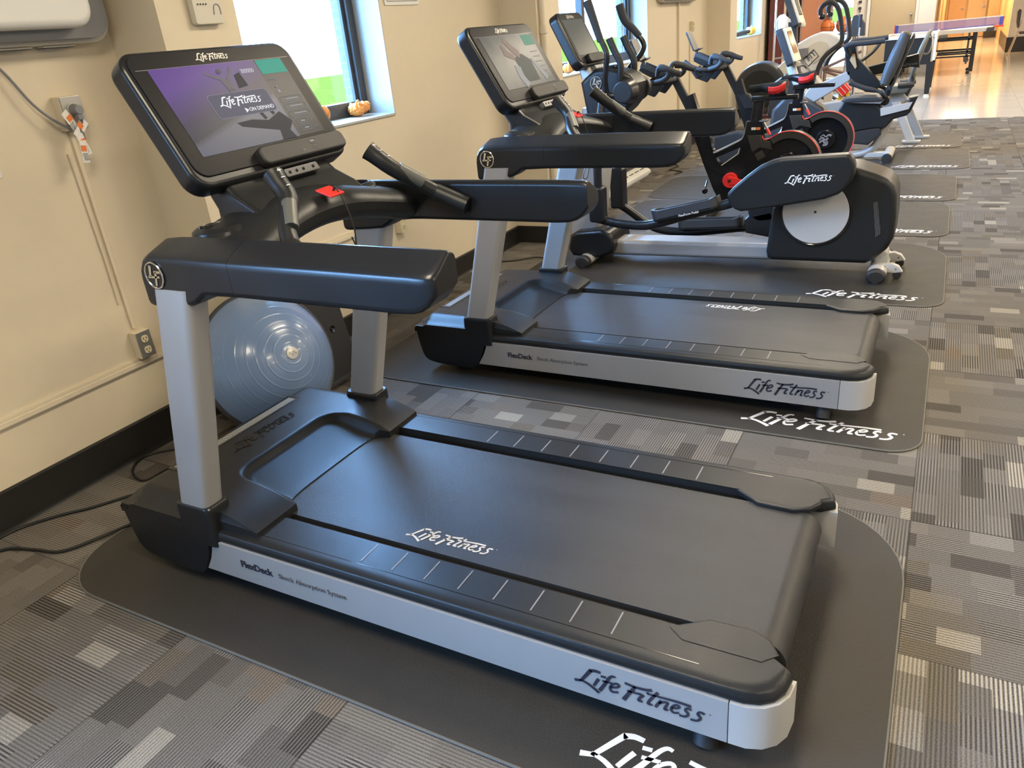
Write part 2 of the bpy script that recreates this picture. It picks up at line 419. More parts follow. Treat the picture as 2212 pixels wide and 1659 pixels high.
# brush-script wordmark as strokes, about 5.7 wide and 1 high
SCRIPT = [
 ([(.95, .98), (.70, 1.0), (.48, .92)], (.13, .17)), ([(.52, .97), (.36, .62), (.18, .22)], (.17, .13)), ([(-.12, .12), (.12, .18), (.20, .20)], (.15, .10)),
 ([(.10, .22), (.45, .14), (.80, -.04), (1.05, -.20)], (.10, .15)),
 ([(.92, .60), (.84, .36), (.77, .12)], (.14, .12)), ([(1.0, .80), (1.22, .82)], .11),
 ([(1.62, .98), (1.48, 1.0), (1.36, .84), (1.22, .40), (1.06, -.04)], (.09, .16)), ([(1.10, .56), (1.52, .60)], .10),
 ([(1.50, .36), (1.74, .44), (1.84, .58), (1.72, .66), (1.54, .52), (1.48, .28), (1.60, .12), (1.86, .20)], .11),
 ([(2.05, .86), (2.5, .80), (2.95, .84), (3.2, .92)], (.11, .15)), ([(2.52, .84), (2.34, .42), (2.14, -.12)], (.12, .18)), ([(2.22, .46), (2.82, .50)], (.10, .12)),
 ([(2.92, .50), (2.80, .30), (2.76, .12), (2.94, .12)], (.14, .10)), ([(3.02, .68), (3.10, .70)], .10),
 ([(3.46, .90), (3.26, .46), (3.16, .12), (3.36, .12)], (.13, .10)), ([(3.06, .66), (3.7, .70), (4.3, .74), (4.85, .72)], (.09, .13)),
 ([(3.66, .52), (3.56, .26), (3.50, .06)], (.13, .12)), ([(3.60, .34), (3.80, .50), (3.94, .48), (3.88, .24), (3.88, .10), (4.02, .12)], .11),
 ([(4.14, .32), (4.34, .38), (4.42, .50), (4.30, .56), (4.16, .42), (4.12, .20), (4.26, .08), (4.46, .16)], .10),
 ([(4.90, .54), (4.74, .56), (4.68, .42), (4.82, .26), (4.74, .08), (4.50, .04)], .11),
 ([(5.44, .54), (5.24, .57), (5.18, .42), (5.32, .26), (5.22, .06), (4.96, .02)], .11),
 ([(5.62, .60), (5.66, .60)], .05)]
def script_logo(name, mat, o, ux, uy, width, parent, th=.0006, bold=1.0, off=(0, 0, 0), smooth=4, sxy=1.0):
    mb = MB(off); k_ = width/5.75; ux = Vector(ux).normalized(); uy = Vector(uy).normalized()
    for pts, wd in SCRIPT:
        pts = [(p[0]-2.75+p[1]*.18, (p[1]-.42)*sxy) for p in pts]
        wd = tuple(q*bold for q in wd) if isinstance(wd, tuple) else wd*bold
        mb.ribbon(pts, wd, o, ux, uy, k_, th, smooth)
    return mb.build(name, mat, parent)
def lf_badge(parent, c, rad, off=(0, 0, 0), nrm=-1, xs=1):
    """round chrome emblem on a face looking along -y"""
    mb = MB(off); c = Vector(c)
    mb.cyl(c, c+Vector((0, -.003, 0)), rad*.93, 28); d = mb.build('emblem', 'black', parent)
    mb = MB(off); mb.tube([c+Vector((math.cos(q)*rad*.95*xs, -.003, math.sin(q)*rad)) for q in [2*PI*k/24 for k in range(24)]], rad*.07, 6, 0, closed=True, cap=False)
    o = c+Vector((0, -.0035, 0)); A_ = dict(o=o, ux=(1, 0, 0), uy=(0, 0, 1), sc_=rad, th=.0015)
    mb.ribbon([(-.15, .78), (-.40, -.10)], (.26, .20), **A_); mb.ribbon([(-.62, -.12), (.20, -.12)], .16, **A_)
    mb.ribbon([(.30, .28), (.02, -.80)], (.22, .20), **A_); mb.ribbon([(.10, .28), (.80, .28)], .18, **A_); mb.ribbon([(.1, -.1), (.62, -.10)], .15, **A_)
    mb.build('emblem_lettering', 'chrome', d)
    return d
# ================================================================ the room
XW = -3.1
mb = MB(); mb.box2((-3.4, -4.4, -.1), (6.2, 12.54, 0)); struct(mb, 'floor', 'carpet')
mb = MB(); mb.box2((-3.4, 12.54, -.1), (6.2, 25.8, .002)); mb.box2((-.6, 25.8, -.1), (1.4, 36, .002)); struct(mb, 'floor', 'vct')
mb = MB(); mb.box2((-3.4, -4.4, 2.9), (6.2, 25.8, 3.0)); mb.box2((-.6, 25.8, 2.9), (1.4, 36, 3.0)); struct(mb, 'ceiling', 'ceiling')
# left wall with its window openings, outer brick leaf
mb = MB(); mo = MB(); ys = -4.4
for (a, b, c, d) in WINS:
    mb.box2((-3.4, ys, 0), (XW, a, 2.9)); mb.box2((-3.4, a, 0), (XW, b, c)); mb.box2((-3.4, a, d), (XW, b, 2.9))
    mo.box2((-3.465, ys, -.4), (-3.4, a+.01, 3.1)); mo.box2((-3.465, a+.01, -.4), (-3.4, b-.01, c-.03)); mo.box2((-3.465, a+.01, d-.05), (-3.4, b-.01, 3.1))
    ys = b
    
mb.box2((-3.4, ys, 0), (XW, 21, 2.9)); mo.box2((-3.465, 15.14, -.4), (-3.4, 21, 3.1))
for i in range(3): mo.box2((-3.465, WINS[i][1]-.01, -.4), (-3.4, WINS[i][1]+.01, 3.1))
# structural piers standing out from the wall
PIERS = [(2.27, 2.68), (5.62, 6.03), (11.6, 12.0)]
for a, b in PIERS: mb.box2((XW-.02, a, 0), (-2.78, b, 2.9))
struct(mb, 'wall_left', 'cream'); struct(mo, 'wall_outer', 'brick')
mb = MB(); mb.box2((-3.4, -4.6, 0), (6.2, -4.4, 2.9)); struct(mb, 'wall_near', 'cream')
mb = MB(); mb.box2((6, -4.4, 0), (6.2, 25.8, 2.9)); struct(mb, 'wall_right', 'cream')
mb = MB(); mb.box2((1.15, 25.4, 0), (6, 25.6, 2.9)); struct(mb, 'wall_far', 'palewall')
# wall at the far left with two openings, then the hall
mb = MB(); mb.box2((-3.4, 20.6, 0), (-2.75, 20.8, 2.9)); mb.box2((-2.12, 20.6, 0), (-.5, 20.8, 2.9)); mb.box2((-2.75, 20.6, 2.15), (-2.12, 20.8, 2.9)); struct(mb, 'wall_back', 'palewall')
mb = MB(); mb.box2((-.6, 20.8, 0), (-.5, 36, 2.9)); struct(mb, 'wall_hall', 'hallpaint')
mb = MB(); mb.box2((1.15, 25.6, 0), (1.25, 36, 2.9)); struct(mb, 'wall_hall', 'hallpaint')
mb = MB(); mb.box2((-.6, 35, 0), (1.25, 35.2, 2.9)); struct(mb, 'wall_hall', 'hallpaint')
mb = MB(); mb.box2((1.13, 25.38, .003), (6, 25.4, .36), bevel=.004); mb.box2((1.13, 25.38, .003), (1.15, 30, .36)); struct(mb, 'baseboard_far', 'baseboard')
# hall: lit tan doors on the end wall and a brown fire cabinet wall section
for i, (a, b, mt) in enumerate([(-.42, .12, 'hallpaint'), (.18, .78, 'doorpaint')]):
    mb = MB(); mb.box2((a, 34.94, .01), (b, 34.99, 2.1), bevel=.006); d = struct(mb, 'door_%d' % (3+i), plain('tan_door_paint', (.80, .58, .34) if i else (.70, .44, .22), .35))
    mb = MB(); mb.cyl((b-.08, 34.93, 1.0), (b-.08, 34.90, 1.0), .03, 12); mb.box2((b-.14, 34.88, .985), (b-.07, 34.90, 1.015)); mb.build('door_handle', 'chrome', d)
mb = MB(); mb.box2((.80, 33.6, .01), (1.149, 34.6, 2.4), bevel=.01); struct(mb, 'trim_1', 'wood')
mb = MB(); mb.box2((.78, 33.58, .003), (1.14, 34.6, .22)); struct(mb, 'baseboard_hall', 'baseboard')
mb = MB(); mb.box2((-.5, 22, .01), (-.46, 23.0, 2.2), bevel=.005); mb.box2((-.5, 26.5, .01), (-.46, 27.5, 2.2), bevel=.005); struct(mb, 'trim_2', 'wood')
# beige door with knob in the back wall
mb = MB(); mb.box2((-1.80, 20.56, .01), (-.90, 20.6, 2.3), bevel=.004); d = struct(mb, 'door_1', 'doorpaint')
mb = MB(); mb.lathe([(.0, 0), (.028, 0), (.03, .01), (.014, .02), (.014, .05), (.03, .06), (.034, .08), (.02, .095), (0, .097)], (-.97, 20.56, 1.225), (0, -1, 0), 20); mb.build('door_knob', 'chrome', d)
mb = MB()
for z in (.35, 1.25, 2.05): mb.box2((-1.815, 20.55, z), (-1.795, 20.57, z+.11), bevel=.003)
mb.build('door_hinge', 'grey', d)
mb = MB(); mb.box2((-1.87, 20.53, .01), (-1.81, 20.6, 2.36)); mb.box2((-.89, 20.53, .01), (-.84, 20.6, 2.36)); mb.box2((-1.87, 20.53, 2.31), (-.84, 20.6, 2.37)); struct(mb, 'trim_3', 'palewall')
# glazed outside door
mb = MB(); mb.box2((-2.77, 20.58, .01), (-2.70, 20.66, 2.15)); mb.box2((-2.17, 20.58, .01), (-2.10, 20.66, 2.15)); mb.box2((-2.77, 20.58, .01), (-2.10, 20.66, .25)); mb.box2((-2.77, 20.58, 2.05), (-2.10, 20.66, 2.15)); d = struct(mb, 'door_2', 'white')
mb = MB(); mb.box2((-2.70, 20.61, .25), (-2.17, 20.62, 2.05)); o = mb.build('door_pane', 'glass', d)
mb = MB(); mb.box2((-2.06, 20.56, 1.55), (-2.0, 20.6, 1.6), bevel=.004); mb.box2((-2.06, 20.56, 1.42), (-2.0, 20.6, 1.47), bevel=.004); mb.box2((-2.03, 20.565, 1.36), (-2.01, 20.59, 1.42)); single(mb, 'wall_hook', 'dark_grey', 'pair of small dark hooks on the pale wall beside the bright glazed door', 'hook')
# baseboards, left wall
mb = MB(); t = .014
def bb(y0, y1, x, h): mb.prism([(x, 0.001), (x+t+.012, .001), (x+t, .02), (x+t, h-.006), (x+.004, h), (x, h)], y0, y1)
def bbox_(y0, y1): mb.box2((XW, y0, .001), (-2.78+t, y1, .15), bevel=.004)
ys = -4.4
for a, b in PIERS:
    bb(ys, a-t, XW, .165 if ys < 2 else .14); mb.box2((XW, a-t, .001), (-2.78+t, b+t, .165 if ys < 2 else .14), bevel=.004); ys = b+t
bb(ys, 20.6, XW, .14); struct(mb, 'baseboard_left', 'baseboard')
# painted surface raceway running along the wall, two runs
mb = MB(); mb.box2((XW, -4.4, .400), (XW+.018, 2.268, .424), bevel=.004); mb.box2((XW, -4.4, .424), (XW+.010, 2.268, .440), bevel=.003); struct(mb, 'trim_4', 'cream')
mb = MB(); mb.box2((XW, 2.70, .585), (XW+.018, 3.93, .610), bevel=.004); mb.box2((XW, 2.7, .61), (XW+.01, 3.93, .626), bevel=.003); struct(mb, 'trim_5', 'cream')
mb = MB(); mb.box2((XW, 1.958, .575), (XW+.012, 1.976, 1.42), bevel=.003); mb.tube([(XW+.004, 1.935, .70), (XW+.006, 1.937, .9), (XW+.005, 1.934, 1.1), (XW+.004, 1.93, 1.34)], .005, 6); struct(mb, 'trim_6', 'cream')
# pipes on the wall by the second window
mb = MB()
mb.tube([(-2.76, 5.68, 0.15), (-2.76, 5.68, 1.62)], .026, 12); mb.cyl((-2.76, 5.68, 1.60), (-2.76, 5.68, 1.66), .034, 12); mb.tube([(-2.76, 5.68, 1.64), (-2.76, 5.68, 2.9)], .026, 12)
struct(mb, 'trim_7', 'cream')
mb = MB(); mb.box2((XW, 10.19, .14), (XW+.03, 10.235, 2.9), bevel=.004); mb.box2((XW, 10.72, .3), (XW+.02, 10.75, 1.45), bevel=.004); struct(mb, 'trim_8', 'cream')

# windows: reveal, sloping sill board, dark frame, pane
def window(n, y0, y1, z0, z1, mull=None):
    mb = MB()
    e = .004
    mb.box2((-3.34, y0+e, z0+e), (XW+.006, y0+.012, z1-e)); mb.box2((-3.34, y1-.012, z0+e), (XW+.006, y1-e, z1-e))
    mb.box2((-3.34, y0+e, z1-.012), (XW+.006, y1-e, z1-e))
    mb.prism([(-3.36, z0+.004), (XW+.010, z0-.001), (XW+.010, z0+.012), (-3.36, z0+.024)], y0+e, y1-e)
    wd = struct(mb, 'window_%d' % n, 'reveal')
    mb = MB(); X0, X1 = -3.36, -3.29; fw = .06
    mb.box2((X0, y0+.013, z0+.018), (X1, y1-.013, z0+.105), bevel=.004); mb.box2((X0, y0+.013, z1-.08), (X1, y1-.013, z1-.013), bevel=.004)
    mb.box2((X0, y0+.013, z0+.05), (X1, y0+.07, z1-.02), bevel=.004); mb.box2((X0, y1-.075, z0+.05), (X1, y1-.013, z1-.02), bevel=.004)
    mb.box2((X0+.02, y1-.10, z0+.10), (X1-.025, y1-.07, z1-.07), bevel=.003)
    if mull: mb.box2((X0, mull-.035, z0+.05), (X1, mull+.035, z1-.02), bevel=.004)
    mb.build('window_frame', 'frame', wd)
    mb = MB(); mb.box2((-3.332, y0+.05, z0+.09), (-3.326, y1-.06, z1-.06)); mb.build('window_pane', 'glass', wd)
window(1, *WINS[1]); window(2, *WINS[2], mull=7.7); window(3, *WINS[3]); window(4, *WINS[0], mull=-2.1)
# ground outside
mb = MB(); mb.box2((-300, -200, -.62), (-60, 400, -.42)); struct(mb, 'ground', 'pavement')
mb = MB(); mb.box2((-12, 21.5, -.45), (-.7, 36, -.36)); mb.box2((-12, 36.2, -.45), (40, 300, -.36)); struct(mb, 'ground', 'pavement')
mb = MB(); mb.box2((-60, -60, -.6), (-3.7, 400, -.4)); mb.box2((-3.7, -60, -.6), (40, -4.8, -.4)); mb.box2((-3.62, 36.5, -.6), (40, 90, -.4)); o = struct(mb, 'ground', 'grass')
# ceiling lamps (fixtures carrying the area lights)
first = None
for (x, y) in LAMPS:
    if first is None:
        first = thing('ceiling_light', (x, y, 2.9), 'flush warm white troffer lamp in the ceiling above the exercise floor', 'ceiling light', 'ceiling troffers')
        mb = MB(); mb.box2((-.31, -.62, -.028), (-.27, .62, -.001)); mb.box2((.27, -.62, -.028), (.31, .62, -.001)); mb.box2((-.31, -.62, -.028), (.31, -.58, -.001)); mb.box2((-.31, .58, -.028), (.31, .62, -.001)); mb.build('frame', 'white', first)
        mb = MB(); mb.box2((-.27, -.58, -.02), (.27, .58, -.012)); mb.build('diffuser', emis('lamp_diffuser', (1, .86, .62), 3), first)
    else:
        c = copy_tree(first); c.location = (x, y, 2.9)

# ---------------------------------------------------------------- things on the walls
h = thing('wall_heater', (-3.1, 1.3, 1.7), 'off-white wall heater with rounded corners and a slotted lower edge, above the high outlet', 'heater')
def rr(y0, y1, z0, z1, rd, n=6):
    P = []
    for (cy, cz, a0) in ((y1-rd, z0+rd, -90), (y1-rd, z1-rd, 0), (y0+rd, z1-rd, 90), (y0+rd, z0+rd, 180)):
        for k in range(n+1): a = math.radians(a0+90*k/n); P.append((cy+rd*math.cos(a), cz+rd*math.sin(a)))
    return P
O_ = (-3.1, 1.3, 1.7)
mb = MB(O_); mb.prism(rr(.75, 2.235, 1.735, 2.35, .09), -3.099, -3.03, 'x', bevel=.008, seg=2)
for y in [0.95+.175*k for k in range(7)]: mb.box2((-3.09, y-.06, 1.728), (-3.05, y+.07, 1.734))
mb.build('back_shell', 'offwhite', h)
mb = MB(O_); mb.prism(rr(.78, 2.20, 1.75, 2.33, .08), -3.03, -2.985, 'x', bevel=.004); mb.build('recess', 'grey', h)
mb = MB(O_); mb.prism(rr(.80, 2.09, 1.785, 2.31, .07), -2.985, -2.90, 'x', bevel=.03, seg=4); mb.build('front_cover', 'white', h)
mb = MB(O_)
for y in [0.95+.175*k for k in range(7)]: mb.box2((-3.093, y-.06, 1.7255), (-3.045, y+.065, 1.7278))
mb.build('air_slot', 'dark_grey', h)
h2 = copy_tree(h); h2.location = (-3.1, 10.35-1.75+1.3, 1.7+.04); h2['label'] = 'small-looking far heater cut by the top edge, above the third window bay outlet'
h2.location = (-3.1, 9.93, 1.76)

def outlet(c, label, plate='cream_plastic', face='cream_plastic', parent_box=True):
    x, y, z = c
    t_ = thing('wall_outlet', (x, y, z-.065), label, 'outlet')
    o_ = (x, y, z-.065)
    mb = MB(o_); mb.box2((x, y-.038, z-.063), (x+.045, y+.038, z+.063), bevel=.005); mb.build('box', 'cream', t_)
    mb = MB(o_); mb.box2((x+.045, y-.036, z-.060), (x+.050, y+.036, z+.060), bevel=.002); p = mb.build('cover_plate', plate, t_)
    for dz in (-.026, .026):
        mb = MB(o_); mb.prism(rr(y-.017, y+.017, z+dz-.016, z+dz+.016, .012), x+.050, x+.054, 'x', bevel=.001); q = mb.build('socket', face, p)
        pass
    mb = MB(o_)
    for dz in (-.026, .026):
        for dy in (-.007, .007): mb.box2((x+.0538, y+dy-.0015, z+dz-.002), (x+.0545, y+dy+.0015, z+dz+.008))
        mb.cyl((x+.0538, y, z+dz-.009), (x+.0545, y, z+dz-.009), .003, 8)
    mb.build('slots', 'cable', p)
    return t_
outlet((XW, 1.972, .50), 'low duplex outlet with a steel plate on the raceway, left of the nearest treadmill', 'steel_plate')
outlet((XW, 3.99, .56), 'cream duplex outlet on the wall behind the nearest treadmill, right of its far upright')
outlet((XW, 10.78, 1.50), 'small outlet below the far heater, near the distant bikes')
# high outlet: single big socket with a grey plug
o_ = (XW, 1.973, 1.425)
t_ = thing('wall_outlet', o_, 'high outlet box with a large grey plug in it, under the wall heater', 'outlet')
mb = MB(o_); mb.box2((XW, 1.93, 1.425), (XW+.05, 2.02, 1.553), bevel=.004); mb.build('box', 'cream', t_)
mb = MB(o_); mb.box2((XW+.05, 1.932, 1.427), (XW+.056, 2.018, 1.551), bevel=.002); mb.build('cover_plate', 'steel_plate', t_)
mb = MB(o_); mb.cyl((XW+.056, 1.973, 1.50), (XW+.062, 1.973, 1.50), .025, 20); mb.build('socket', 'offwhite', t_)
o_ = (XW+.06, 1.965, 1.42)
t_ = thing('power_cord', o_, 'grey heater cord curving down from the heater to the high outlet, ending in a plug', 'cord')
mb = MB(o_); mb.tube([(-3.08, 1.60, 1.80), (-3.075, 1.70, 1.73), (-3.07, 1.767, 1.66), (-3.06, 1.83, 1.54), (-3.05, 1.89, 1.47), (-3.04, 1.94, 1.435), (-3.03, 1.975, 1.44), (-3.012, 1.978, 1.47)], .0055, 8, 5); mb.build('cable', 'grey', t_)
mb = MB(o_); mb.cyl((-3.037, 1.973, 1.50), (-3.0, 1.973, 1.50), .024, 16, .018, bevel=.004); mb.box2((-3.03, 1.962, 1.462), (-3.005, 1.984, 1.50), bevel=.005); mb.build('plug', 'grey', t_)
for k, (y, z, a) in enumerate([(1.935, 1.462, .5), (1.965, 1.43, -.9), (1.955, 1.37, .25), (1.945, 1.345, -.15)]):
    mb = MB(o_); mb.box((-3.022+.004*k, y, z), (.0012, .034, .085), Euler((a, 0, .2)), 0); tg = mb.build('warning_tag', 'white', t_)
    mb = MB(o_); mb.box((-3.0205+.004*k, y, z+.012), (.0012, .026, .022), Euler((a, 0, .2)), 0); mb.build('tag_patch', 'orange', tg)
    mb = MB(o_)
    for j in range(5): mb.box((-3.0205+.004*k, y, z-.008-.006*j), (.0012, .026, .002), Euler((a, 0, .2)), 0)
    mb.build('tag_print', 'grey_print', tg)
# white speaker/thermostat plate on the pier
o_ = (-2.78, 2.52, 1.79)
t_ = thing('wall_panel', o_, 'white wall unit with speaker slots on the pier left of the first window', 'wall panel')
mb = MB(o_); mb.prism(rr(2.425, 2.575, 1.765, 2.05, .012), -2.779, -2.745, 'x', bevel=.006); mb.build('body', 'offwhite', t_)
mb = MB(o_)
for i in range(4):
    for j in range(4): mb.box((-2.7448, 2.45+.014*i, 1.84+.02*j), (.002, .009, .006), Euler((.5, 0, 0)))
mb.build('speaker_slots', 'dark_grey', t_)
mb = MB(o_); mb.tube([(-2.744, 2.525, 1.80), (-2.744, 2.53, 1.83), (-2.744, 2.545, 1.84), (-2.744, 2.56, 1.83), (-2.744, 2.562, 1.80)], .002, 6); mb.cyl((-2.745, 2.545, 1.87), (-2.742, 2.545, 1.87), .008, 12); mb.build('knob', 'grey', t_)
# signs
o_ = (XW, 4.375, 1.84)
t_ = thing('wall_sign', o_, 'white sign with a thin border and dark letters, right of the first window', 'sign')
mb = MB(o_); mb.prism(rr(4.19, 4.56, 1.845, 2.12, .01), XW+.001, XW+.008, 'x', bevel=.002); mb.build('board', 'white', t_)
mb = MB(o_); mb.tube([(XW+.009, 4.215, 1.868), (XW+.009, 4.535, 1.868), (XW+.009, 4.535, 2.10), (XW+.009, 4.215, 2.10)], .0022, 4, 0, closed=True, cap=False); mb.build('border', 'grey_print', t_)
text('lettering', 'After Use', 'dark_print', (XW+.0085, 4.375, 1.905), (0, 1, 0), (0, 0, 1), .062, t_, off=o_)
text('lettering', 'Please Wipe', 'dark_print', (XW+.0085, 4.375, 2.04), (0, 1, 0), (0, 0, 1), .05, t_, off=o_)
o_ = (XW, 1.58, 1.3)
t_ = thing('wall_card', o_, 'white card with a blue border at the left edge, below the heater cord', 'card')
mb = MB(o_); mb.prism(rr(1.40, 1.648, 1.30, 1.42, .006), XW+.001, XW+.006, 'x', bevel=.001); mb.build('board', 'white', t_)
mb = MB(o_); mb.tube([(XW+.0065, 1.415, 1.312), (XW+.0065, 1.633, 1.312), (XW+.0065, 1.633, 1.408), (XW+.0065, 1.415, 1.408)], .002, 4, 0, closed=True, cap=False); mb.build('border', 'bluecloth', t_)
# pumpkins and gourds on the sills
def pumpkin(c, rad, mat, label, warts=0, name='pumpkin', sq=.85):
    x, y, z = c; t_ = thing(name, c, label, name.replace('_', ' '))
    mb = MB(); secs = []; n = 48
    for i in range(15):
        ph = PI*i/14; rr_ = math.sin(ph); zz = -math.cos(ph)
        if zz > .8: zz = .8-(zz-.8)*.8
        secs.append([Vector((math.cos(q)*rr_*rad*(1-.09*abs(math.cos(q*4.5))**6*1.4), math.sin(q)*rr_*rad*(1-.09*abs(math.cos(q*4.5))**6*1.4), (zz+1)*rad*sq)) for q in [2*PI*k/n for k in range(n)]])
    mb.loft(secs)
    rnd = random.Random(3)
    for k in range(warts):
        a = rnd.uniform(0, 2*PI); e = rnd.uniform(-.8, .9); q = math.sqrt(1-e*e)
        mb.ball((math.cos(a)*q*rad*.97, math.sin(a)*q*rad*.97, (e+1)*rad*sq), rad*rnd.uniform(.08, .16), n=8)
    mb.build('fruit', mat, t_)
    mb = MB(); mb.tube([(0, 0, rad*1.55*sq), (.003, .004, rad*1.9*sq), (.012, .014, rad*2.15*sq)], lambda t: .009-.004*t, 8); mb.build('stem', 'wood', t_)
    return t_
pumpkin((-3.20, 3.545, WINS[1][2]+.018), .068, 'pumpkin', 'small smooth ribbed pumpkin on the first window sill, half behind the near treadmill screen')
pumpkin((-3.23, 3.93, WINS[1][2]+.020), .052, 'pumpkin', 'warty orange gourd with a bumpy neck on the right end of the first window sill', 46, 'gourd')
o = bpy.data.objects['gourd']; mb = MB(); mb.ball((.01, .06, .05), .032); mb.ball((.012, .085, .062), .02)
for k in range(14): mb.ball((.01+.03*math.cos(k), .06+.012*math.sin(k*2.1)+.01, .05+.03*math.sin(k)), .007, n=8)
mb.build('neck', 'pumpkin', o)
pumpkin((-3.17, 7.0, WINS[2][2]+.018), .055, 'pumpkin', 'orange pumpkin on the second window sill, behind the elliptical console')
pumpkin((-3.17, 12.95, WINS[3][2]+.018), .085, 'gourd', 'large yellow pumpkin at the left end of the third window sill')
pumpkin((-3.17, 14.70, WINS[3][2]+.018), .085, 'gourd', 'yellow pumpkin at the right end of the third window sill')
t_ = single(MB().tube([(-3.18, 13.2, 1.30), (-3.17, 13.6, 1.29), (-3.19, 14.1, 1.30), (-3.17, 14.55, 1.30)], .032, 10, 5), 'garland', 'black_rough', 'dark garland lying along the third window sill between two yellow pumpkins', 'garland')
# black cables on the floor by the wall
def cable(pts, label, rad=.006):
    single(MB().tube(pts, rad, 8, 6), 'floor_cable', 'cable', label, 'cable')
cable([(-3.06, 1.0, .0075), (-3.065, 1.18, .0075), (-2.99, 1.318, .0075), (-2.90, 1.42, .0075), (-2.82, 1.541, .0075), (-2.72, 1.66, .0075), (-2.60, 1.74, .0135), (-2.42, 1.78, .0145)], 'black cable curving from the wall to the front of the nearest treadmill')
cable([(-3.02, .90, .0075), (-2.975, 1.085, .0075), (-2.85, 1.14, .0075), (-2.73, 1.173, .0075), (-2.66, 1.28, .012), (-2.607, 1.409, .0145), (-2.56, 1.52, .0145), (-2.44, 1.60, .0145)], 'black cable closer to the camera, lying over the corner of the first mat')
cable([(-2.60, 1.95, .0145), (-2.80, 2.05, .0075), (-2.98, 1.90, .0075), (-3.06, 1.80, .0075), (-3.00, 1.69, .0075), (-2.87, 1.651, .0075), (-2.85, 1.78, .0075), (-2.75, 1.92, .0075), (-2.5, 1.97, .0145)], 'looped black cable on the carpet by the baseboard, behind the near post', .005)
cable([(-3.0, 5.0, .0075), (-2.85, 5.06, .0075), (-2.70, 5.15, .0145), (-2.55, 5.1, .0145)], 'short dark cable on the floor in front of the elliptical')
cable([(-2.9, 9.3, .0075), (-2.75, 9.1, .0075), (-2.8, 8.9, .0075), (-2.6, 8.75, .0075), (-2.65, 8.6, .0075)], 'thin tangled cable on the carpet behind the spin bikes', .006)
# mats
def mat_(x0, x1, y0, y1, label, rn=.13, rf=.36, logo=True, lw=.62, lx=None, line=True):
    c = ((x0+x1)/2, (y0+y1)/2, .001)
    t_ = thing('floor_mat', c, label, 'mat', 'rubber machine mats')
    P = []
    for (cx, cy, rd, a0) in ((x1-rn, y0+rn, rn, -90), (x1-rf, y1-rf, rf, 0), (x0+rf, y1-rf, rf, 90), (x0+.26, y0+.26, .26, 180)):
        for k in range(10): a = math.radians(a0+90*k/9); P.append((cx+rd*math.cos(a), cy+rd*math.sin(a)))
    mb = MB(c); mb.prism(P, .001, .0075, 'z', bevel=.003); mb.build('pad', 'mat', t_)
    mb = MB(c); cx, cy = (x0+x1)/2, (y0+y1)/2
    mb.tube([(p[0], p[1], .005) for p in P], .004, 6, 0, closed=True, cap=False); mb.build('edge_bead', 'mat_edge', t_)
    if logo: script_logo('lettering', 'white_print', ((lx if lx else x1-.09-lw/2), y0+.13, .0078), (1, 0, 0), (0, 1, 0), lw, t_, .0004, off=c, smooth=3)
    return t_
mat_(-2.62, .055, 1.055, 2.44, 'black rubber mat under the nearest treadmill, corner cut by the bottom edge', lx=-.29)
mat_(-2.72, .068, 2.88, 4.20, 'black rubber mat under the second treadmill, white lettering at its near right corner', lx=-.32)
mat_(-2.62, .11, 4.60, 5.94, 'black rubber mat under the elliptical trainer', lx=-.32)
mat_(-2.55, .11, 6.15, 7.28, 'black rubber mat under the nearer spin bike', rf=.2)
mat_(-2.60, .15, 7.34, 8.50, 'black rubber mat under the farther spin bike', rf=.2)
mat_(-2.3, .26, 8.80, 9.98, 'black rubber mat under the nearer recumbent bike', rf=.2)
mat_(-2.3, .18, 10.10, 11.25, 'black rubber mat farthest away, under the second recumbent bike', rf=.2)
# ================================================================ treadmills (local: x to the rear, y away from the camera)
def sst(a, b, x):
    t = max(0, min(1, (x-a)/(b-a))); return t*t*(3-2*t)
def mirror(secs): return [[Vector((p[0], -p[1], p[2])) for p in s_] for s_ in secs]

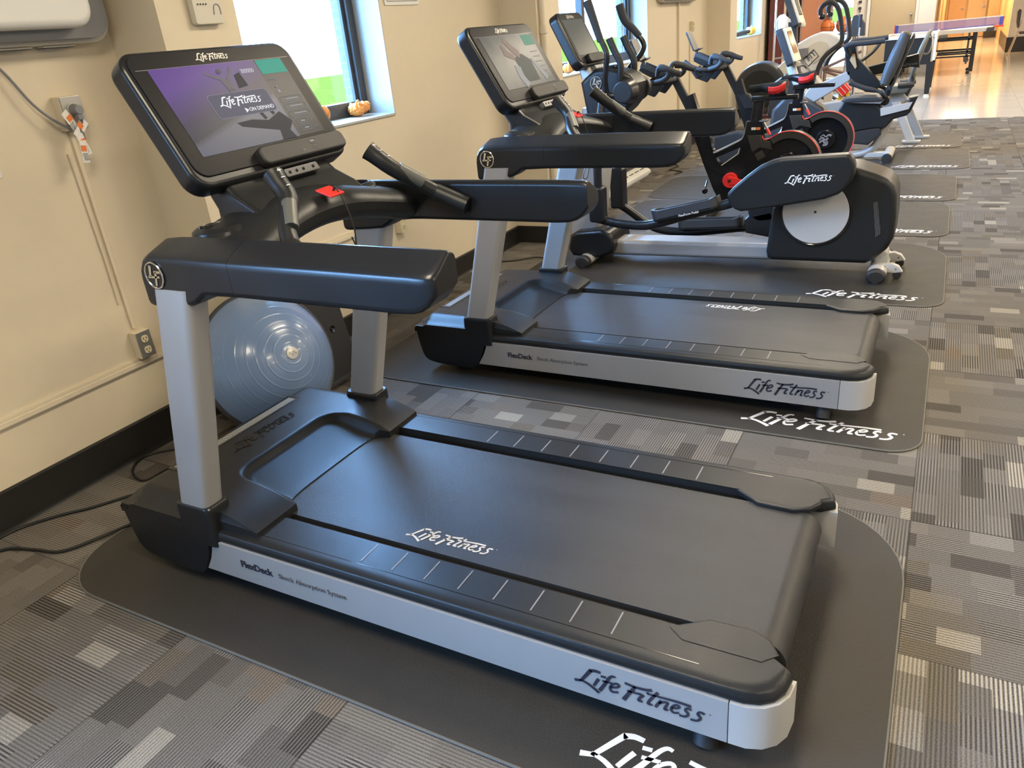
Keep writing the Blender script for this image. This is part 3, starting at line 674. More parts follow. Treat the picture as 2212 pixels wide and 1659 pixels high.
# round-cornered console slab in its own plane: origin c, u right, v up-slope, n out
def console(root, c, tilt, W, H, variant, off=(0, 0, 0), th=.07, yaw=0):
    c = Vector(c); U_ = Vector((math.sin(yaw), math.cos(yaw), 0)); hz = Vector((U_.y, -U_.x, 0))
    V_ = (Vector((0, 0, 1))*math.cos(tilt)-hz*math.sin(tilt)); N_ = U_.cross(V_)
    Mx = Matrix(((U_.x, V_.x, N_.x, c.x), (U_.y, V_.y, N_.y, c.y), (U_.z, V_.z, N_.z, c.z), (0, 0, 0, 1)))
    def rpoly(x0, x1, y0, y1, rd, n=7): return rr(x0, x1, y0, y1, rd, n)
    def slab(name, mat, x0, x1, y0, y1, rd, z0, z1, bev, parent, seg=3):
        mb = MB(off); mb.prism(rpoly(x0, x1, y0, y1, rd), z0, z1, 'z', bevel=bev, seg=seg, M_=Mx); return mb.build(name, mat, parent)
    w2 = W/2; top = H*.47; bot = -H*.53
    hs = slab('console_housing', 'black', -w2, w2, bot, top, .055, -th, .0, .014, root, 4)
    bz = slab('console_bezel', 'bezel', -w2+.018, w2-.018, bot+.03, top-.012, .04, .0, .004, .002, root)
    sw, sh = .515*W/.65, .272*H/.42; sy = .0
    m, nt, b = newmat('console_screen_'+variant)
    v = coords(nt, 'Object'); vt = nt.nodes.new('ShaderNodeVectorMath'); vt.operation = 'SUBTRACT'; nt.links.new(v, vt.inputs[0]); vt.inputs[1].default_value = c-Vector(off)
    du = nt.nodes.new('ShaderNodeVectorMath'); du.operation = 'DOT_PRODUCT'; nt.links.new(vt.outputs[0], du.inputs[0]); du.inputs[1].default_value = U_
    dv = nt.nodes.new('ShaderNodeVectorMath'); dv.operation = 'DOT_PRODUCT'; nt.links.new(vt.outputs[0], dv.inputs[0]); dv.inputs[1].default_value = V_
    uu = mth(nt, 'DIVIDE', du.outputs['Value'], sw); vv = mth(nt, 'DIVIDE', dv.outputs['Value'], sh)
    if variant == 'menu':
        a = mth(nt, 'ADD', mth(nt, 'MULTIPLY', vv, 1.0), mth(nt, 'MULTIPLY', uu, -.55))
        col = ramp(nt, mth(nt, 'ADD', a, .5), [(0, (.16, .18, .24)), (.36, (.17, .18, .25)), (.44, (.05, .055, .085)), (.62, (.07, .055, .13)), (.85, (.15, .09, .33)), (1, (.22, .11, .46))])
        dark = mth(nt, 'GREATER_THAN', uu, .265)
        col = mixc(nt, dark, col, (.028, .032, .04, 1))
        st_ = .5
    elif variant == 'photo':
        a = noise(nt, vt.outputs[0], 9, 2); col = ramp(nt, a, [(.3, (.10, .12, .12)), (.7, (.19, .20, .19))]); st_ = .4
    else:
        col = ramp(nt, mth(nt, 'ADD', vv, .5), [(0, (.05, .055, .05)), (1, (.11, .12, .11))]); st_ = .6
    nt.links.new(col, b.inputs['Emission Color']); b.inputs['Emission Strength'].default_value = st_
    b.inputs['Base Color'].default_value = (.01, .01, .012, 1); b.inputs['Roughness'].default_value = .3; b.inputs['Specular IOR Level'].default_value = .08
    scn = slab('screen', m, -sw/2, sw/2, -sh/2+sy, sh/2+sy, .004, .004, .0052, .0004, root, 1)
    def rect(name, mat, x0, x1, y0, y1, h=.0053, par=scn, rd=.002):
        mb = MB(off); mb.prism(rpoly(x0*sw, x1*sw, y0*sh, y1*sh, rd, 3), h, h+.0004, 'z', M_=Mx); return mb.build(name, mat, par)
    def frame_(x0, x1, y0, y1, rd, r_=.0009):
        return [Mx @ Vector((p[0], p[1], .0060)) for p in rpoly(x0*sw, x1*sw, y0*sh, y1*sh, rd, 4)]
    P3 = lambda x, y, z=.0058: Mx @ Vector((x*sw, y*sh, z))
    if variant == 'menu':
        mb = MB(off); A_ = dict(o=P3(0, 0), ux=U_, uy=V_, sc_=1, th=.0003)
        # pictured treadmill and runner
        mb.prism([(-.02*sw, -.20*sh), (.10*sw, -.24*sh), (.22*sw, -.16*sh), (.28*sw, -.30*sh), (.22*sw, -.40*sh), (.24*sw, -.5*sh), (.12*sw, -.5*sh), (.14*sw, -.38*sh), (-.12*sw, -.26*sh), (-.14*sw, -.21*sh)], .0054, .0057, 'z', M_=Mx)
        mb.ribbon([(.09*sw, -.22*sh), (.05*sw, .02*sh)], .012, **A_); mb.ribbon([(.17*sw, -.18*sh), (.13*sw, .0*sh)], .012, **A_)
        mb.prism([(.03*sw, .18*sh), (.11*sw, .20*sh), (.10*sw, .37*sh), (.05*sw, .34*sh)], .0054, .0057, 'z', M_=Mx)
        mb.build('screen_treadmill', emis('screen_dark', (.018, .02, .03), 1), scn)
        mb = MB(off); mb.ribbon([(-.03*sw, .16*sh), (-.035*sw, .30*sh)], (.022, .036), **A_); mb.ball(P3(-.045, .40), .008, n=8)
        mb.ribbon([(-.05*sw, .30*sh), (-.10*sw, .34*sh), (-.16*sw, .40*sh)], .008, **A_); mb.ribbon([(-.02*sw, .30*sh), (.02*sw, .36*sh), (.05*sw, .44*sh)], .008, **A_)
        mb.ribbon([(-.03*sw, .18*sh), (-.06*sw, .04*sh), (-.05*sw, -.14*sh)], .013, **A_); mb.ribbon([(-.02*sw, .18*sh), (.01*sw, .02*sh)], .013, **A_)
        mb.build('screen_runner', emis('screen_figure', (.13, .12, .13), 1), scn)
        rect('screen_card', emis('screen_card', (.10, .10, .15), .8), -.24, .22, -.14, .14, .0060, rd=.012)
        mb = MB(off); mb.tube(frame_(-.24, .22, -.14, .14, .012), .0007, 4, 0, closed=True, cap=False); mb.build('screen_outline', emis('screen_line', (.32, .32, .36), 1), scn)
        EW = emis('screen_white', (.78, .80, .82), 1); M['_ew'] = EW; M['_eg'] = emis('screen_grey', (.22, .24, .26), 1)
        script_logo('screen_lettering', '_ew', P3(-.02, .035, .0068), U_, V_, .33*sw, scn, .0003, 1.0, off)
        text('screen_lettering', 'ON DEMAND', '_ew', P3(.105, -.085, .0068), U_, V_, .017, scn, ext=.0002, off=off)
        mb = MB(off); mb.prism([(-.025*sw, -.115*sh), (-.025*sw, -.055*sh), (.0*sw, -.085*sh)], .0068, .0071, 'z', M_=Mx)
        for k in range(8): mb.ribbon([((.12+.013*k)*sw, .40*sh), ((.127+.013*k)*sw, .375*sh), ((.12+.013*k)*sw, .35*sh)], .0018, o=P3(0, 0), ux=U_, uy=V_, th=.0003, smooth=0)
        mb.build('screen_symbol', '_ew', scn)
        rect('screen_tile', emis('screen_teal', (.02, .28, .21), 1), .275, .495, .31, .49)
        mb = MB(off)
        for y in (-.03, -.125, -.22): mb.tube(frame_(.29, .47, y-.035, y+.035, .003), .0006, 4, 0, closed=True, cap=False)
        for y in (-.03, -.125, -.22): mb.prism(rpoly(.33*sw, .44*sw, (y-.008)*sh, (y+.008)*sh, .0005, 2), .0058, .0061, 'z', M_=Mx)
        for y in (-.32, -.41): mb.tube(frame_(.31, .40, y-.03, y+.03, .003), .0006, 4, 0, closed=True, cap=False); mb.prism(rpoly(.345*sw, .385*sw, (y-.012)*sh, (y+.006)*sh, .0005, 2), .0058, .0061, 'z', M_=Mx)
        for y in (-.325, -.415): mb.ribbon([(.44*sw, (y-.01)*sh), (.45*sw, (y+.01)*sh), (.46*sw, (y-.01)*sh)], .0012, o=P3(0, 0), ux=U_, uy=V_, th=.0003, smooth=0)
        mb.ball(P3(.32, .14), .004, n=8); mb.prism([(.305*sw, .06*sh), (.335*sw, .06*sh), (.33*sw, .10*sh), (.31*sw, .10*sh)], .0058, .0061, 'z', M_=Mx)
        mb.build('screen_menu', '_eg', scn)
        text('screen_lettering', 'LOGIN', '_eg', P3(.32, .235, .0060), U_, V_, .012, scn, ext=.0002, off=off)
    elif variant == 'photo':
        mb = MB(off); mb.prism([(-.05*sw, -.42*sh), (.20*sw, -.42*sh), (.22*sw, -.02*sh), (.10*sw, .12*sh), (-.08*sw, .05*sh)], .0054, .0058, 'z', M_=Mx); mb.build('screen_shirt', emis('screen_dark_cloth', (.035, .045, .045), 1), scn)
        mb = MB(off); A_ = dict(o=P3(0, 0, .0060), ux=U_, uy=V_, sc_=1, th=.0003)
        mb.ribbon([(-.10*sw, .42*sh), (-.02*sw, .22*sh), (.06*sw, .10*sh)], (.04, .05), **A_); mb.ribbon([(-.22*sw, .18*sh), (-.14*sw, .12*sh), (-.06*sw, .06*sh)], .035, **A_); mb.ribbon([(-.20*sw, .30*sh), (-.16*sw, .20*sh)], .03, **A_)
        mb.build('screen_figure', emis('screen_skin', (.20, .14, .12), 1), scn)
        mb = MB(off); mb.ribbon([(-.10*sw, -.10*sh), (-.12*sw, -.3*sh), (-.08*sw, -.48*sh)], .05, **A_); mb.build('screen_backdrop', emis('screen_pale', (.24, .25, .25), 1), scn); mb = MB(off); mb.ribbon([(.24*sw, .0), (.30*sw, -.2*sh), (.36*sw, -.42*sh)], (.02, .04), **A_)
        mb.build('screen_backdrop', emis('screen_pale', (.24, .25, .25), 1), scn)
        rect('screen_tile', emis('screen_teal2', (.035, .19, .13), 1), .275, .495, .26, .47)
        M['_eg2'] = emis('screen_grey2', (.16, .17, .17), 1); mb = MB(off)
        for y in (.13, .03, -.07, -.17, -.27, -.37): mb.prism(rpoly(.31*sw, .45*sw, (y-.008)*sh, (y+.008)*sh, .0005, 2), .0058, .0061, 'z', M_=Mx)
        mb.build('screen_menu', '_eg2', scn)
    script_logo('lettering', 'silver2', Mx @ Vector((-.012, top-.038, .0042)), U_, V_, .128, root, .0005, 1.05, off)
    mb = MB(off); mb.prism(rpoly(-w2+.03, w2-.03, top-.062, top-.0605, .0005, 2), .004, .0046, 'z', M_=Mx); mb.build('trim_line', 'grey', root)
    # lower accessory tray with pictograms
    tr = slab('console_tray', 'black_rough', -.085, w2-.03, bot+.012, bot+.072, .022, .0, .032, .008, root)
    mb = MB(off)
    mb.tube([Mx @ Vector((x, y, .0325)) for x, y in rr(.128, .156, bot+.045, bot+.060, .002, 2)], .0008, 4, 0, closed=True, cap=False)
    mb.prism(rpoly(.132, .152, bot+.0505, bot+.0545, .0005, 2), .0325, .033, 'z', M_=Mx)
    mb.tube([Mx @ Vector((.142+.007*math.cos(a), bot+.03+.007*math.sin(a), .0325)) for a in [math.radians(-40+260*k/8) for k in range(9)]], .0008, 4, 0)
    mb.tube([Mx @ Vector((.085+.012*k, bot+.028+.004*(k % 2), .0325)) for k in (-.6, 0, .6, 1)], .0008, 4, 0)
    mb.build('pictograms', 'grey', tr)
    mb = MB(off); mb.prism(rpoly(-.02, .13, bot-.034, bot-.006, .006, 3), -.02, .012, 'z', bevel=.003, M_=Mx); sb = mb.build('port_strip', 'grey' if variant != 'menu' else 'dark_grey', root)
    mb = MB(off)
    for x in (.0, .03, .06, .105): mb.cyl(Mx @ Vector((x, bot-.02, .012)), Mx @ Vector((x, bot-.02, .0135)), .005, 10)
    mb.build('port', 'black_gloss', sb)
    return Mx

def treadmill(loc, label, variant, scrlabel=None):
    T_ = thing('treadmill', loc, label, 'treadmill', 'treadmills in the front row')
    B = lambda mb, n, m, p=T_, **k: mb.build(n, m, p, **k)
    HW = .475
    # deck, belt, underframe
    mb = MB(); mb.box2((-.74, -.36, .13), (1.0, .36, .205), bevel=.004); B(mb, 'deck', 'black_rough')
    mb = MB()
    for sg in (-1, 1):
        for x in (-.4, -.05, .3, .62, .85):
            mb.cyl((x, sg*.313, .205), (x, sg*.313, .2062), .005, 8)
    B(mb, 'deck_screw', 'grey')
    R_ = .060; P = [(-.70, .225)]
    P += [(1.012+R_*math.cos(a), .165+R_*math.sin(a)) for a in [math.radians(90-180*k/12) for k in range(13)]] + [(-.70, .105)]
    mb = MB(); mb.prism(P, -.287, .287); B(mb, 'running_belt', 'belt')
    mb = MB()
    for x in (-.95, .80):
        for sg in (-1, 1): mb.cyl((x, sg*.33, -.001), (x, sg*.33, .10), .035, 20, bevel=.006)
    mb.box2((-.98, -.36, .06), (.92, -.30, .13)); mb.box2((-.98, .30, .06), (.92, .36, .13)); mb.box2((.78, -.36, .06), (.84, .36, .10))
    B(mb, 'underframe', 'black_rough')
    for sg in (-1, 1):
        def fy(pts): return [(x, y*-sg) for x, y in pts]
        # silver side panel + wrapped rear cap
        mb = MB()
        secs = []
        mb.prism([(-.752, .068), (.979, .068), (.979, .197), (-.690, .197), (-.700, .16), (-.718, .12)], sg*.445, sg*.475, bevel=.002)
        sp_ = B(mb, 'side_panel', 'silver')
        mb = MB(); arc = [(.981, .475), (1.02, .474), (1.055, .462), (1.083, .438), (1.100, .405), (1.106, .355), (.981, .355)]
        mb.prism([(x, sg*y) for x, y in arc], .068, .197, 'z', bevel=.002); B(mb, 'end_cap', 'silver2')
        # foot rail cover
        P = [(-.74, .470), (.96, .470), (1.01, .470), (1.045, .460), (1.072, .440), (1.090, .410), (1.098, .366), (1.06, .335), (.98, .322), (-.74, .322)]
        mb = MB(); mb.prism([(x, sg*y) for x, y in P], .200, .216, 'z', bevel=.003)
        Q = [(-.74, .462), (.96, .462), (1.01, .461), (1.04, .450), (1.064, .431), (1.080, .403), (1.088, .366), (1.05, .338), (.98, .325), (-.74, .325)]
        secs = [[Vector((x, sg*y, z)) for x, y in q] for q, z in ((P, .214), ([(a[0]*.6+b_[0]*.4, a[1]*.6+b_[1]*.4) for a, b_ in zip(P, Q)], .225), (Q, .232))]
        Q2 = [(x-.012 if x > 1 else x, y-.022 if y > .40 else y) for x, y in Q]; secs.append([Vector((x, sg*y, .238)) for x, y in Q2])
        mb.loft(secs); fr = B(mb, 'foot_rail', 'black_satin', ang=50)
        # grooves line + treads
        mb = MB(); mb.box2((-.60, sg*.430, .2378), (.90, sg*.4285, .2386)); B(mb, 'groove', 'black_gloss', fr)
        for k in range(8):
            x = -.105+.112*k; mb = MB(); mb.prism(rr(x-.002, x+.002, sg*.375-.042, sg*.375+.042, .0015, 2), .2375, .2392, 'z'); B(mb, 'tread_mark', 'grey', fr)
        # rear belt guard flared over the belt
        G = [(.80, .330), (.845, .300), (.885, .272), (.99, .268), (1.035, .290), (1.060, .330), (1.03, .36), (.84, .36)]
        mb = MB(); mb.loft([[Vector((x, sg*y, z)) for x, y in g] for g, z in ((G, .222), ([(x, y+.001) for x, y in G], .234), ([(x*.97+.94*.03, y+.010) for x, y in G], .2395))]); B(mb, 'belt_guard', 'black_satin', fr)
        mb = MB(); mb.cyl((.92, sg*.44, -.001), (.92, sg*.40, .07), .03, 16); mb.build('levelling_foot', 'black_rough', T_)
    # lower front housing, post blocks
    mb = MB(); P = catmull([(-1.120, .240), (-1.108, .15), (-1.085, .075), (-1.03, .048), (-.90, .040), (-.79, .040)], 4)
    P = [(p.x, p.y) for p in P]+[(-.757, .06), (-.735, .10), (-.712, .15), (-.70, .20), (-.66, .215), (-.66, .221), (-.82, .221), (-.87, .250), (-1.120, .250)]
    mb.prism(P, -.480, .480, bevel=.012, seg=3); B(mb, 'front_base', 'black')
    # hood: one height field with a scooped recess for the belt
    def zf(x, y):
        ay = abs(y)
        z = .300-.045*(1-sst(-1.125, -1.045, x))
        if x < -.66: z -= .040*sst(.40, .482, ay)
        z -= .010*sst(-1.0, -.75, x)*0
        wing = max(0, min(1, (x+.72)/.22)); z -= .050*wing**2
        if x > -.80:
            uo = .262
            qx, qy = max(0, .09-(x+.80)), max(0, ay-(uo-.09)); dd_ = (.09-math.hypot(qx, qy)) if (qx > 0 and qy > 0) else min(x+.80, uo-ay); sd = sst(0, .035, dd_)
            t = max(0, min(1, (x+.80)/.235)); conc = 1-(1-t)**1.3
            rim = 1
            z = z*(1-sd*rim)+(.286-(.286-.229)*conc)*sd*rim
        return z
    def xmax(y):
        ay = abs(y)
        if ay < .245: return -.572+.022*(ay/.245)**6
        return -.55+(.05)*sst(.245, .262, ay)
    bm_ = MB(); ysl = sorted(set([round(-.482+.964*k/96, 4) for k in range(97)]))
    nx = 60; grid = []
    for y in ysl:
        xm = xmax(y) if abs(y) <= .448 else -.668
        grid.append([bm_.bm.verts.new((-1.125+(xm+1.125)*i/nx, y, zf(-1.125+(xm+1.125)*i/nx, y))) for i in range(nx+1)])
    for a, b_ in zip(grid[:-1], grid[1:]):
        for i in range(nx):
            if abs(a[0].co.y) > .448 or abs(b_[0].co.y) > .448:
                if abs(a[0].co.y-b_[0].co.y) > .02: continue
            bm_.bm.faces.new((a[i], a[i+1], b_[i+1], b_[i]))
    be = [e for e in bm_.bm.edges if len(e.link_faces) == 1]
    ret = bmesh.ops.extrude_edge_only(bm_.bm, edges=be); nv = [g for g in ret['geom'] if isinstance(g, bmesh.types.BMVert)]
    for v_ in nv: v_.co.z = max(v_.co.z-.05, .214) if v_.co.x > -.66 else (.214 if v_.co.x > -.92 else .238)
    bmesh.ops.recalc_face_normals(bm_.bm, faces=bm_.bm.faces[:])
    hood = B(bm_, 'motor_hood', 'black_satin', ang=50)
    mb = MB(); mb.box2((-1.062, -.31, .2960), (-1.000, .31, .3020), bevel=.001); B(mb, 'vent_frame', 'black_gloss', hood)
    m_ = M.get('grille')
    if m_ is None:
        m_, nt, b = newmat('perforated_grille'); v = coords(nt); mp = nt.nodes.new('ShaderNodeMapping'); mp.inputs['Rotation'].default_value = (0, 0, PI/4); mp.inputs['Scale'].default_value = (130, 130, 130); nt.links.new(v, mp.inputs[0])
        ck = nt.nodes.new('ShaderNodeTexChecker'); ck.inputs['Scale'].default_value = 1; ck.inputs['Color1'].default_value = (.42, .43, .42, 1); ck.inputs['Color2'].default_value = (.03, .03, .03, 1); nt.links.new(mp.outputs[0], ck.inputs[0])
        nt.links.new(ck.outputs[0], b.inputs['Base Color']); b.inputs['Roughness'].default_value = .4; M['grille'] = m_
    mb = MB(); mb.box2((-1.045, -.295, .3010), (-1.008, .295, .3027)); B(mb, 'vent_grille', 'grille', hood)
    script_logo('embossed_lettering', 'black_gloss', (-.925, .03, .3012), (0, 1, 0), (-1, 0, 0), .33, hood, .0012, .9, smooth=3)
    # uprights leaning back towards the runner
    for sg in (-1, 1):
        def pil(cx, z, wx, wy, rd=.022): return [Vector((cx+p[0], sg*.4345+p[1], z)) for p in rr(-wx/2, wx/2, -wy/2, wy/2, rd, 5)]
        mb = MB(); mb.loft([pil(-.735, .18, .165, .098), pil(-.735, .305, .162, .098), pil(-.733, .318, .158, .094), pil(-.732, .322, .150, .088)]); B(mb, 'post_collar', 'black')
        mb = MB(); mb.loft([pil(-.733, .322, .128, .080), pil(-.733+.2, 1.06, .142, .080)]); B(mb, 'upright', 'silver')
    # handrails
    ST = [(-.634, 1.010, 1.095, 1.115), (-.630, 1.007, 1.118, 1.142), (-.615, 1.006, 1.140, 1.165), (-.59, 1.008, 1.150, 1.180), (-.53, 1.012, 1.151, 1.185), (-.462, 1.018, 1.151, 1.186), (-.44, 1.028, 1.151, 1.186), (-.405, 1.050, 1.150, 1.186), (-.29, 1.054, 1.149, 1.186)]
    ST2 = [(-.289, 1.054, 1.149, 1.186), (0, 1.053, 1.148, 1.185), (.22, 1.052, 1.146, 1.184), (.262, 1.054, 1.146, 1.184), (.288, 1.061, 1.145, 1.183), (.308, 1.073, 1.145, 1.183), (.322, 1.088, 1.144, 1.182), (.329, 1.097, 1.142, 1.180), (.333, 1.102, 1.138, 1.176)]
    for sg in (-1, 1):
        def sec(x, zb, zo, zi, ins=0):
            o_, i_ = .470-ins, .372
            return [Vector((x, sg*y, z)) for y, z in ((o_-.008, zb), (o_-.002, zb+.006), (o_, zb+.016), (o_, zo-.022), (o_, zo-.010), (o_-.003, zo-.003), (o_-.010, zo+.003), (o_-.020, zo+.0085), (i_+.024, zi-.001), (i_+.014, zi-.001), (i_+.004, zi-.006), (i_, zi-.018), (i_, zb+.014), (i_+.004, zb+.004), (i_+.014, zb))]
        mb = MB(); mb.loft([sec(*s_) for s_ in ST]); B(mb, 'rail_cover', 'black', ang=50)
        mb = MB(); mb.loft([sec(*s_, ins=(0 if s_[0] < .31 else ((s_[0]-.31)/.023)**2*.012)) for s_ in ST2]); hr = B(mb, 'handrail', 'black', ang=50)
    lf_badge(T_, (-.576, -.4702, 1.099), .036)
    # cross beam carrying the console
    secs = []
    for k in range(25):
        t = -1+2*k/24; y = t*.40; c2 = math.cos(t*PI/2); dx = .045*(1-t*t)
        x0, x1 = -.60+dx*.3, -.29-.05*c2+.0*dx; zb = 1.045+.075*c2; zt = 1.166+.068*max(0, c2)**1.3
        cx, cz = (x0+x1)/2, (zb+zt)/2; hx, hz = (x1-x0)/2, (zt-zb)/2
        secs.append([Vector((cx+hx*(abs(math.cos(q))**.55)*math.copysign(1, math.cos(q)), y, cz+hz*(abs(math.sin(q))**.62)*math.copysign(1, math.sin(q)) - .03*max(0, math.cos(q))*(1 if math.sin(q) > 0 else 0))) for q in [2*PI*j/28 for j in range(28)]])
    mb = MB(); mb.loft(secs); beam = B(mb, 'cross_beam', 'black_satin', ang=60)
    for sg in (-1, 1):
        c = (-.49, sg*.294, 1.186)
        cut(beam, MB().cyl((c[0], c[1], 1.115), (c[0], c[1], 1.26), .052, 32))
        mb = MB(); mb.lathe([(.0, -.066), (.046, -.066), (.049, .004), (.053, .009), (.060, .008), (.074, -.001), (.078, -.014)], c, (0, 0, 1), 36); cup = B(mb, 'cup_holder', 'black')
        mb = MB(); mb.cyl((c[0], c[1], c[2]-.066), (c[0], c[1], c[2]-.060), .0445, 30); B(mb, 'cup_well', 'cable', cup)
    # neck
    mb = MB(); cy = .03
    def nk(x0, x1, w_, z): return [Vector((x0+p[0], cy+p[1], z)) for p in rr(0, x1-x0, -w_/2, w_/2, .02, 4)]
    mb.loft([nk(-.60, -.38, .46, 1.17), nk(-.60, -.44, .46, 1.215), nk(-.625, -.51, .45, 1.25), nk(-.66, -.575, .44, 1.31), nk(-.72, -.665, .38, 1.44)]); B(mb, 'console_neck', 'black')
    console(T_, (-.640, .035, 1.482), math.radians(30), .65, .42, variant)
    # stop tag + cord
    mb = MB(); mb.box((-.345, .015, 1.223), (.060, .062, .006), Euler((.03, .32, 0)), bevel=.002); st_ = B(mb, 'stop_tag', 'red')
    mb = MB(); mb.cyl((-.34, .025, 1.224), (-.333, .027, 1.236), .004, 8); mb.tube([(-.333, .027, 1.236), (-.31, .03, 1.19), (-.29, .03, 1.10), (-.30, .02, 1.00), (-.315, .0, .93), (-.31, .04, .92), (-.30, .05, 1.0), (-.315, .04, 1.08)], .0022, 6); B(mb, 'stop_cord', 'cable', st_)
    # hand grips with thumb switches
    for sg in (-1, 1):
        a, b_, c, d = Vector((-.085, sg*.360, 1.108)), Vector((-.18, sg*.342, 1.152)), Vector((-.268, sg*.232, 1.252)), Vector((-.332, sg*.206, 1.312))
        mb = MB(); mb.cyl(a, b_+(b_-a)*.1, .029, 16, .027); B(mb, 'grip_socket', 'black_satin')
        mb = MB(); mb.tube([b_, Vector((-.225, sg*.303, 1.193)), c, c*.3+d*.7, d], lambda t: .0235+.007*t*t, 14, 3); g_ = B(mb, 'hand_grip', 'black_satin')
        n_ = (c-b_).normalized(); up_ = (Vector((0, 0, 1))-n_*n_.z).normalized()
        mb = MB(); e1, e2 = b_*.62+c*.38, b_*.1+c*.9
        mb.tube([e1+up_*.006, e2+up_*.006], .0215, 12, 0); B(mb, 'pulse_sensor', 'sensor', g_)
        mb = MB(); dd = (d-c).normalized(); ux_ = Vector((0, 1, 0)); uy_ = (dd-ux_*dd.y).normalized(); nn = ux_.cross(uy_)
        for q in (.3, .62, .9):
            o_ = c.lerp(d, q)+nn*.0285
            mb.ribbon([(-.007, 0), (.007, 0)], .0022, o_, ux_, uy_)
            if q > .7: mb.ribbon([(0, -.007), (0, .007)], .0022, o_, ux_, uy_)
        B(mb, 'grip_symbols', 'white_print', g_)
    # lettering
    script_logo('lettering', 'dark_print', (.765, -.4765, .131), (1, 0, 0), (0, 0, 1), .335, T_, .0006)
    text('lettering', 'FlexDeck', 'dark_print', (-.572, -.4765, .139), (1, 0, 0), (0, 0, 1), .036, T_, 'LEFT', bold=.0009)
    text('lettering', 'Shock Absorption System', 'grey_print', (-.408, -.4765, .1375), (1, 0, 0), (0, 0, 1), .0262, T_, 'LEFT')
    return T_
T1 = treadmill((-1.25, 1.737, .0085), 'nearest treadmill, its screen showing a purple workout menu', 'menu')
script_logo('belt_lettering', 'belt_print', (.082, -.225, .2256), (1, 0.03, 0), (0, 1, 0), .30, T1, .0004, smooth=3)
T2 = treadmill((-1.231, 3.517, .0085), 'second treadmill from the camera, its screen showing a dim picture', 'photo')
script_logo('belt_lettering', 'belt_print', (.39, .222, .2256), (-1, 0, 0), (0, -1, 0), .30, T2, .0004, smooth=3)
# ================================================================ elliptical trainer
def pts(s): v = [float(q) for q in s.split()]; return list(zip(v[::2], v[1::2]))
O_ = (-1.25, 5.23, .0085)
E_ = thing('elliptical_trainer', O_, 'black and silver elliptical trainer on the third mat, round silver disc on its rear shroud', 'elliptical trainer')
def b(mb, n, m, p=E_, **k): return mb.build(n, m, p, **k)
mb = MB(O_)
hs_ = [(-.915, .44), (-.946, .158), (-.935, .112), (-.90, .100), (-.343, .102), (-.297, .125), (-.225, .20), (-.196, .27), (-.194, .40), (-.205, .53), (-.222, .585), (-.26, .625), (-.33, .655), (-.437, .690), (-.56, .70), (-.70, .672), (-.80, .60)]
mb.prism(hs_, 5.05, 5.41, bevel=.035, seg=4); hsg = b(mb, 'rear_shroud', 'black_satin')
mb = MB(O_); mb.tube([(x, 5.052, z) for x, z in [(-.36, .60), (-.28, .57), (-.245, .52), (-.235, .40), (-.24, .28), (-.30, .18)]], .002, 5, 3); b(mb, 'seam_line', 'black_gloss', hsg)
mb = MB(O_); c = (-.652, 5.05, .424)
mb.lathe([(.0, -.012), (.190, -.012), (.198, -.008), (.200, .004)], c, (0, -1, 0), 56); mb.cyl((-.652, 5.07, .424), (-.652, 5.041, .424), .197, 56, bevel=.003); dsc = b(mb, 'disc', 'silver2')
mb = MB(O_); mb.tube([(-.652+.207*math.cos(a), 5.048, .424+.207*math.sin(a)) for a in [2*PI*k/48 for k in range(48)]], .007, 8, 0, closed=True, cap=False); b(mb, 'disc_ring', 'black_gloss', dsc)
mb = MB(O_); mb.cyl((-.652, 5.042, .428), (-.652, 5.038, .428), .008, 12); b(mb, 'disc_bolt', 'cable', dsc)
m_, nt, b0 = newmat('mesh_grille'); v = coords(nt); vo = nt.nodes.new('ShaderNodeTexVoronoi'); vo.inputs['Scale'].default_value = 110; vo.inputs['Randomness'].default_value = 0; nt.links.new(v, vo.inputs[0])
nt.links.new(ramp(nt, vo.outputs[0], [(.25, (.16, .16, .15)), (.42, (.02, .02, .02))]), b0.inputs['Base Color']); M['grille2'] = m_
mb = MB(O_); mb.prism([(-.328, .487), (-.305, .495), (-.268, .30), (-.296, .275)], 5.046, 5.056, bevel=.002); b(mb, 'vent_grille', 'grille2', hsg)
for y0, y1, dx, dz, nm in ((4.92, 5.02, 0, 0, 1), (5.43, 5.53, 0.02, -.20, 0)):
    cov = pts('-1.174 .543 -1.172 .565 -1.14 .602 -1.06 .672 -.983 .730 -.91 .762 -.848 .777 -.663 .788 -.491 .796 -.462 .786 -.445 .76 -.436 .728 -.436 .675 -.45 .635 -.48 .590 -.517 .560 -.593 .530 -.73 .505 -.882 .478 -1.087 .448 -1.128 .462 -1.164 .499')
    mb = MB(O_); mb.prism([(x+dx, z+dz) for x, z in cov], y0, y1, bevel=.022, seg=4); cv = b(mb, 'link_arm_cover', 'black_satin')
    if nm:
        script_logo('lettering', 'white_print', (-.690, 4.9195, .655), (1, 0, .085), (-.085, 0, 1), .275, E_, .0005, off=O_)
        mb = MB(O_); mb.tube([(x, 4.9212, z) for x, z in [(-1.02, .575), (-.95, .64), (-.88, .665), (-.70, .68), (-.52, .69)]], .0015, 4, 3); b(mb, 'seam_line', 'black_gloss', cv)
mb = MB(O_); mb.prism(pts('-1.177 .269 -1.14 .31 -.987 .348 -.96 .30 -.98 .148 -1.161 .177'), 5.43, 5.52, bevel=.02); b(mb, 'far_link_end', 'black_satin')
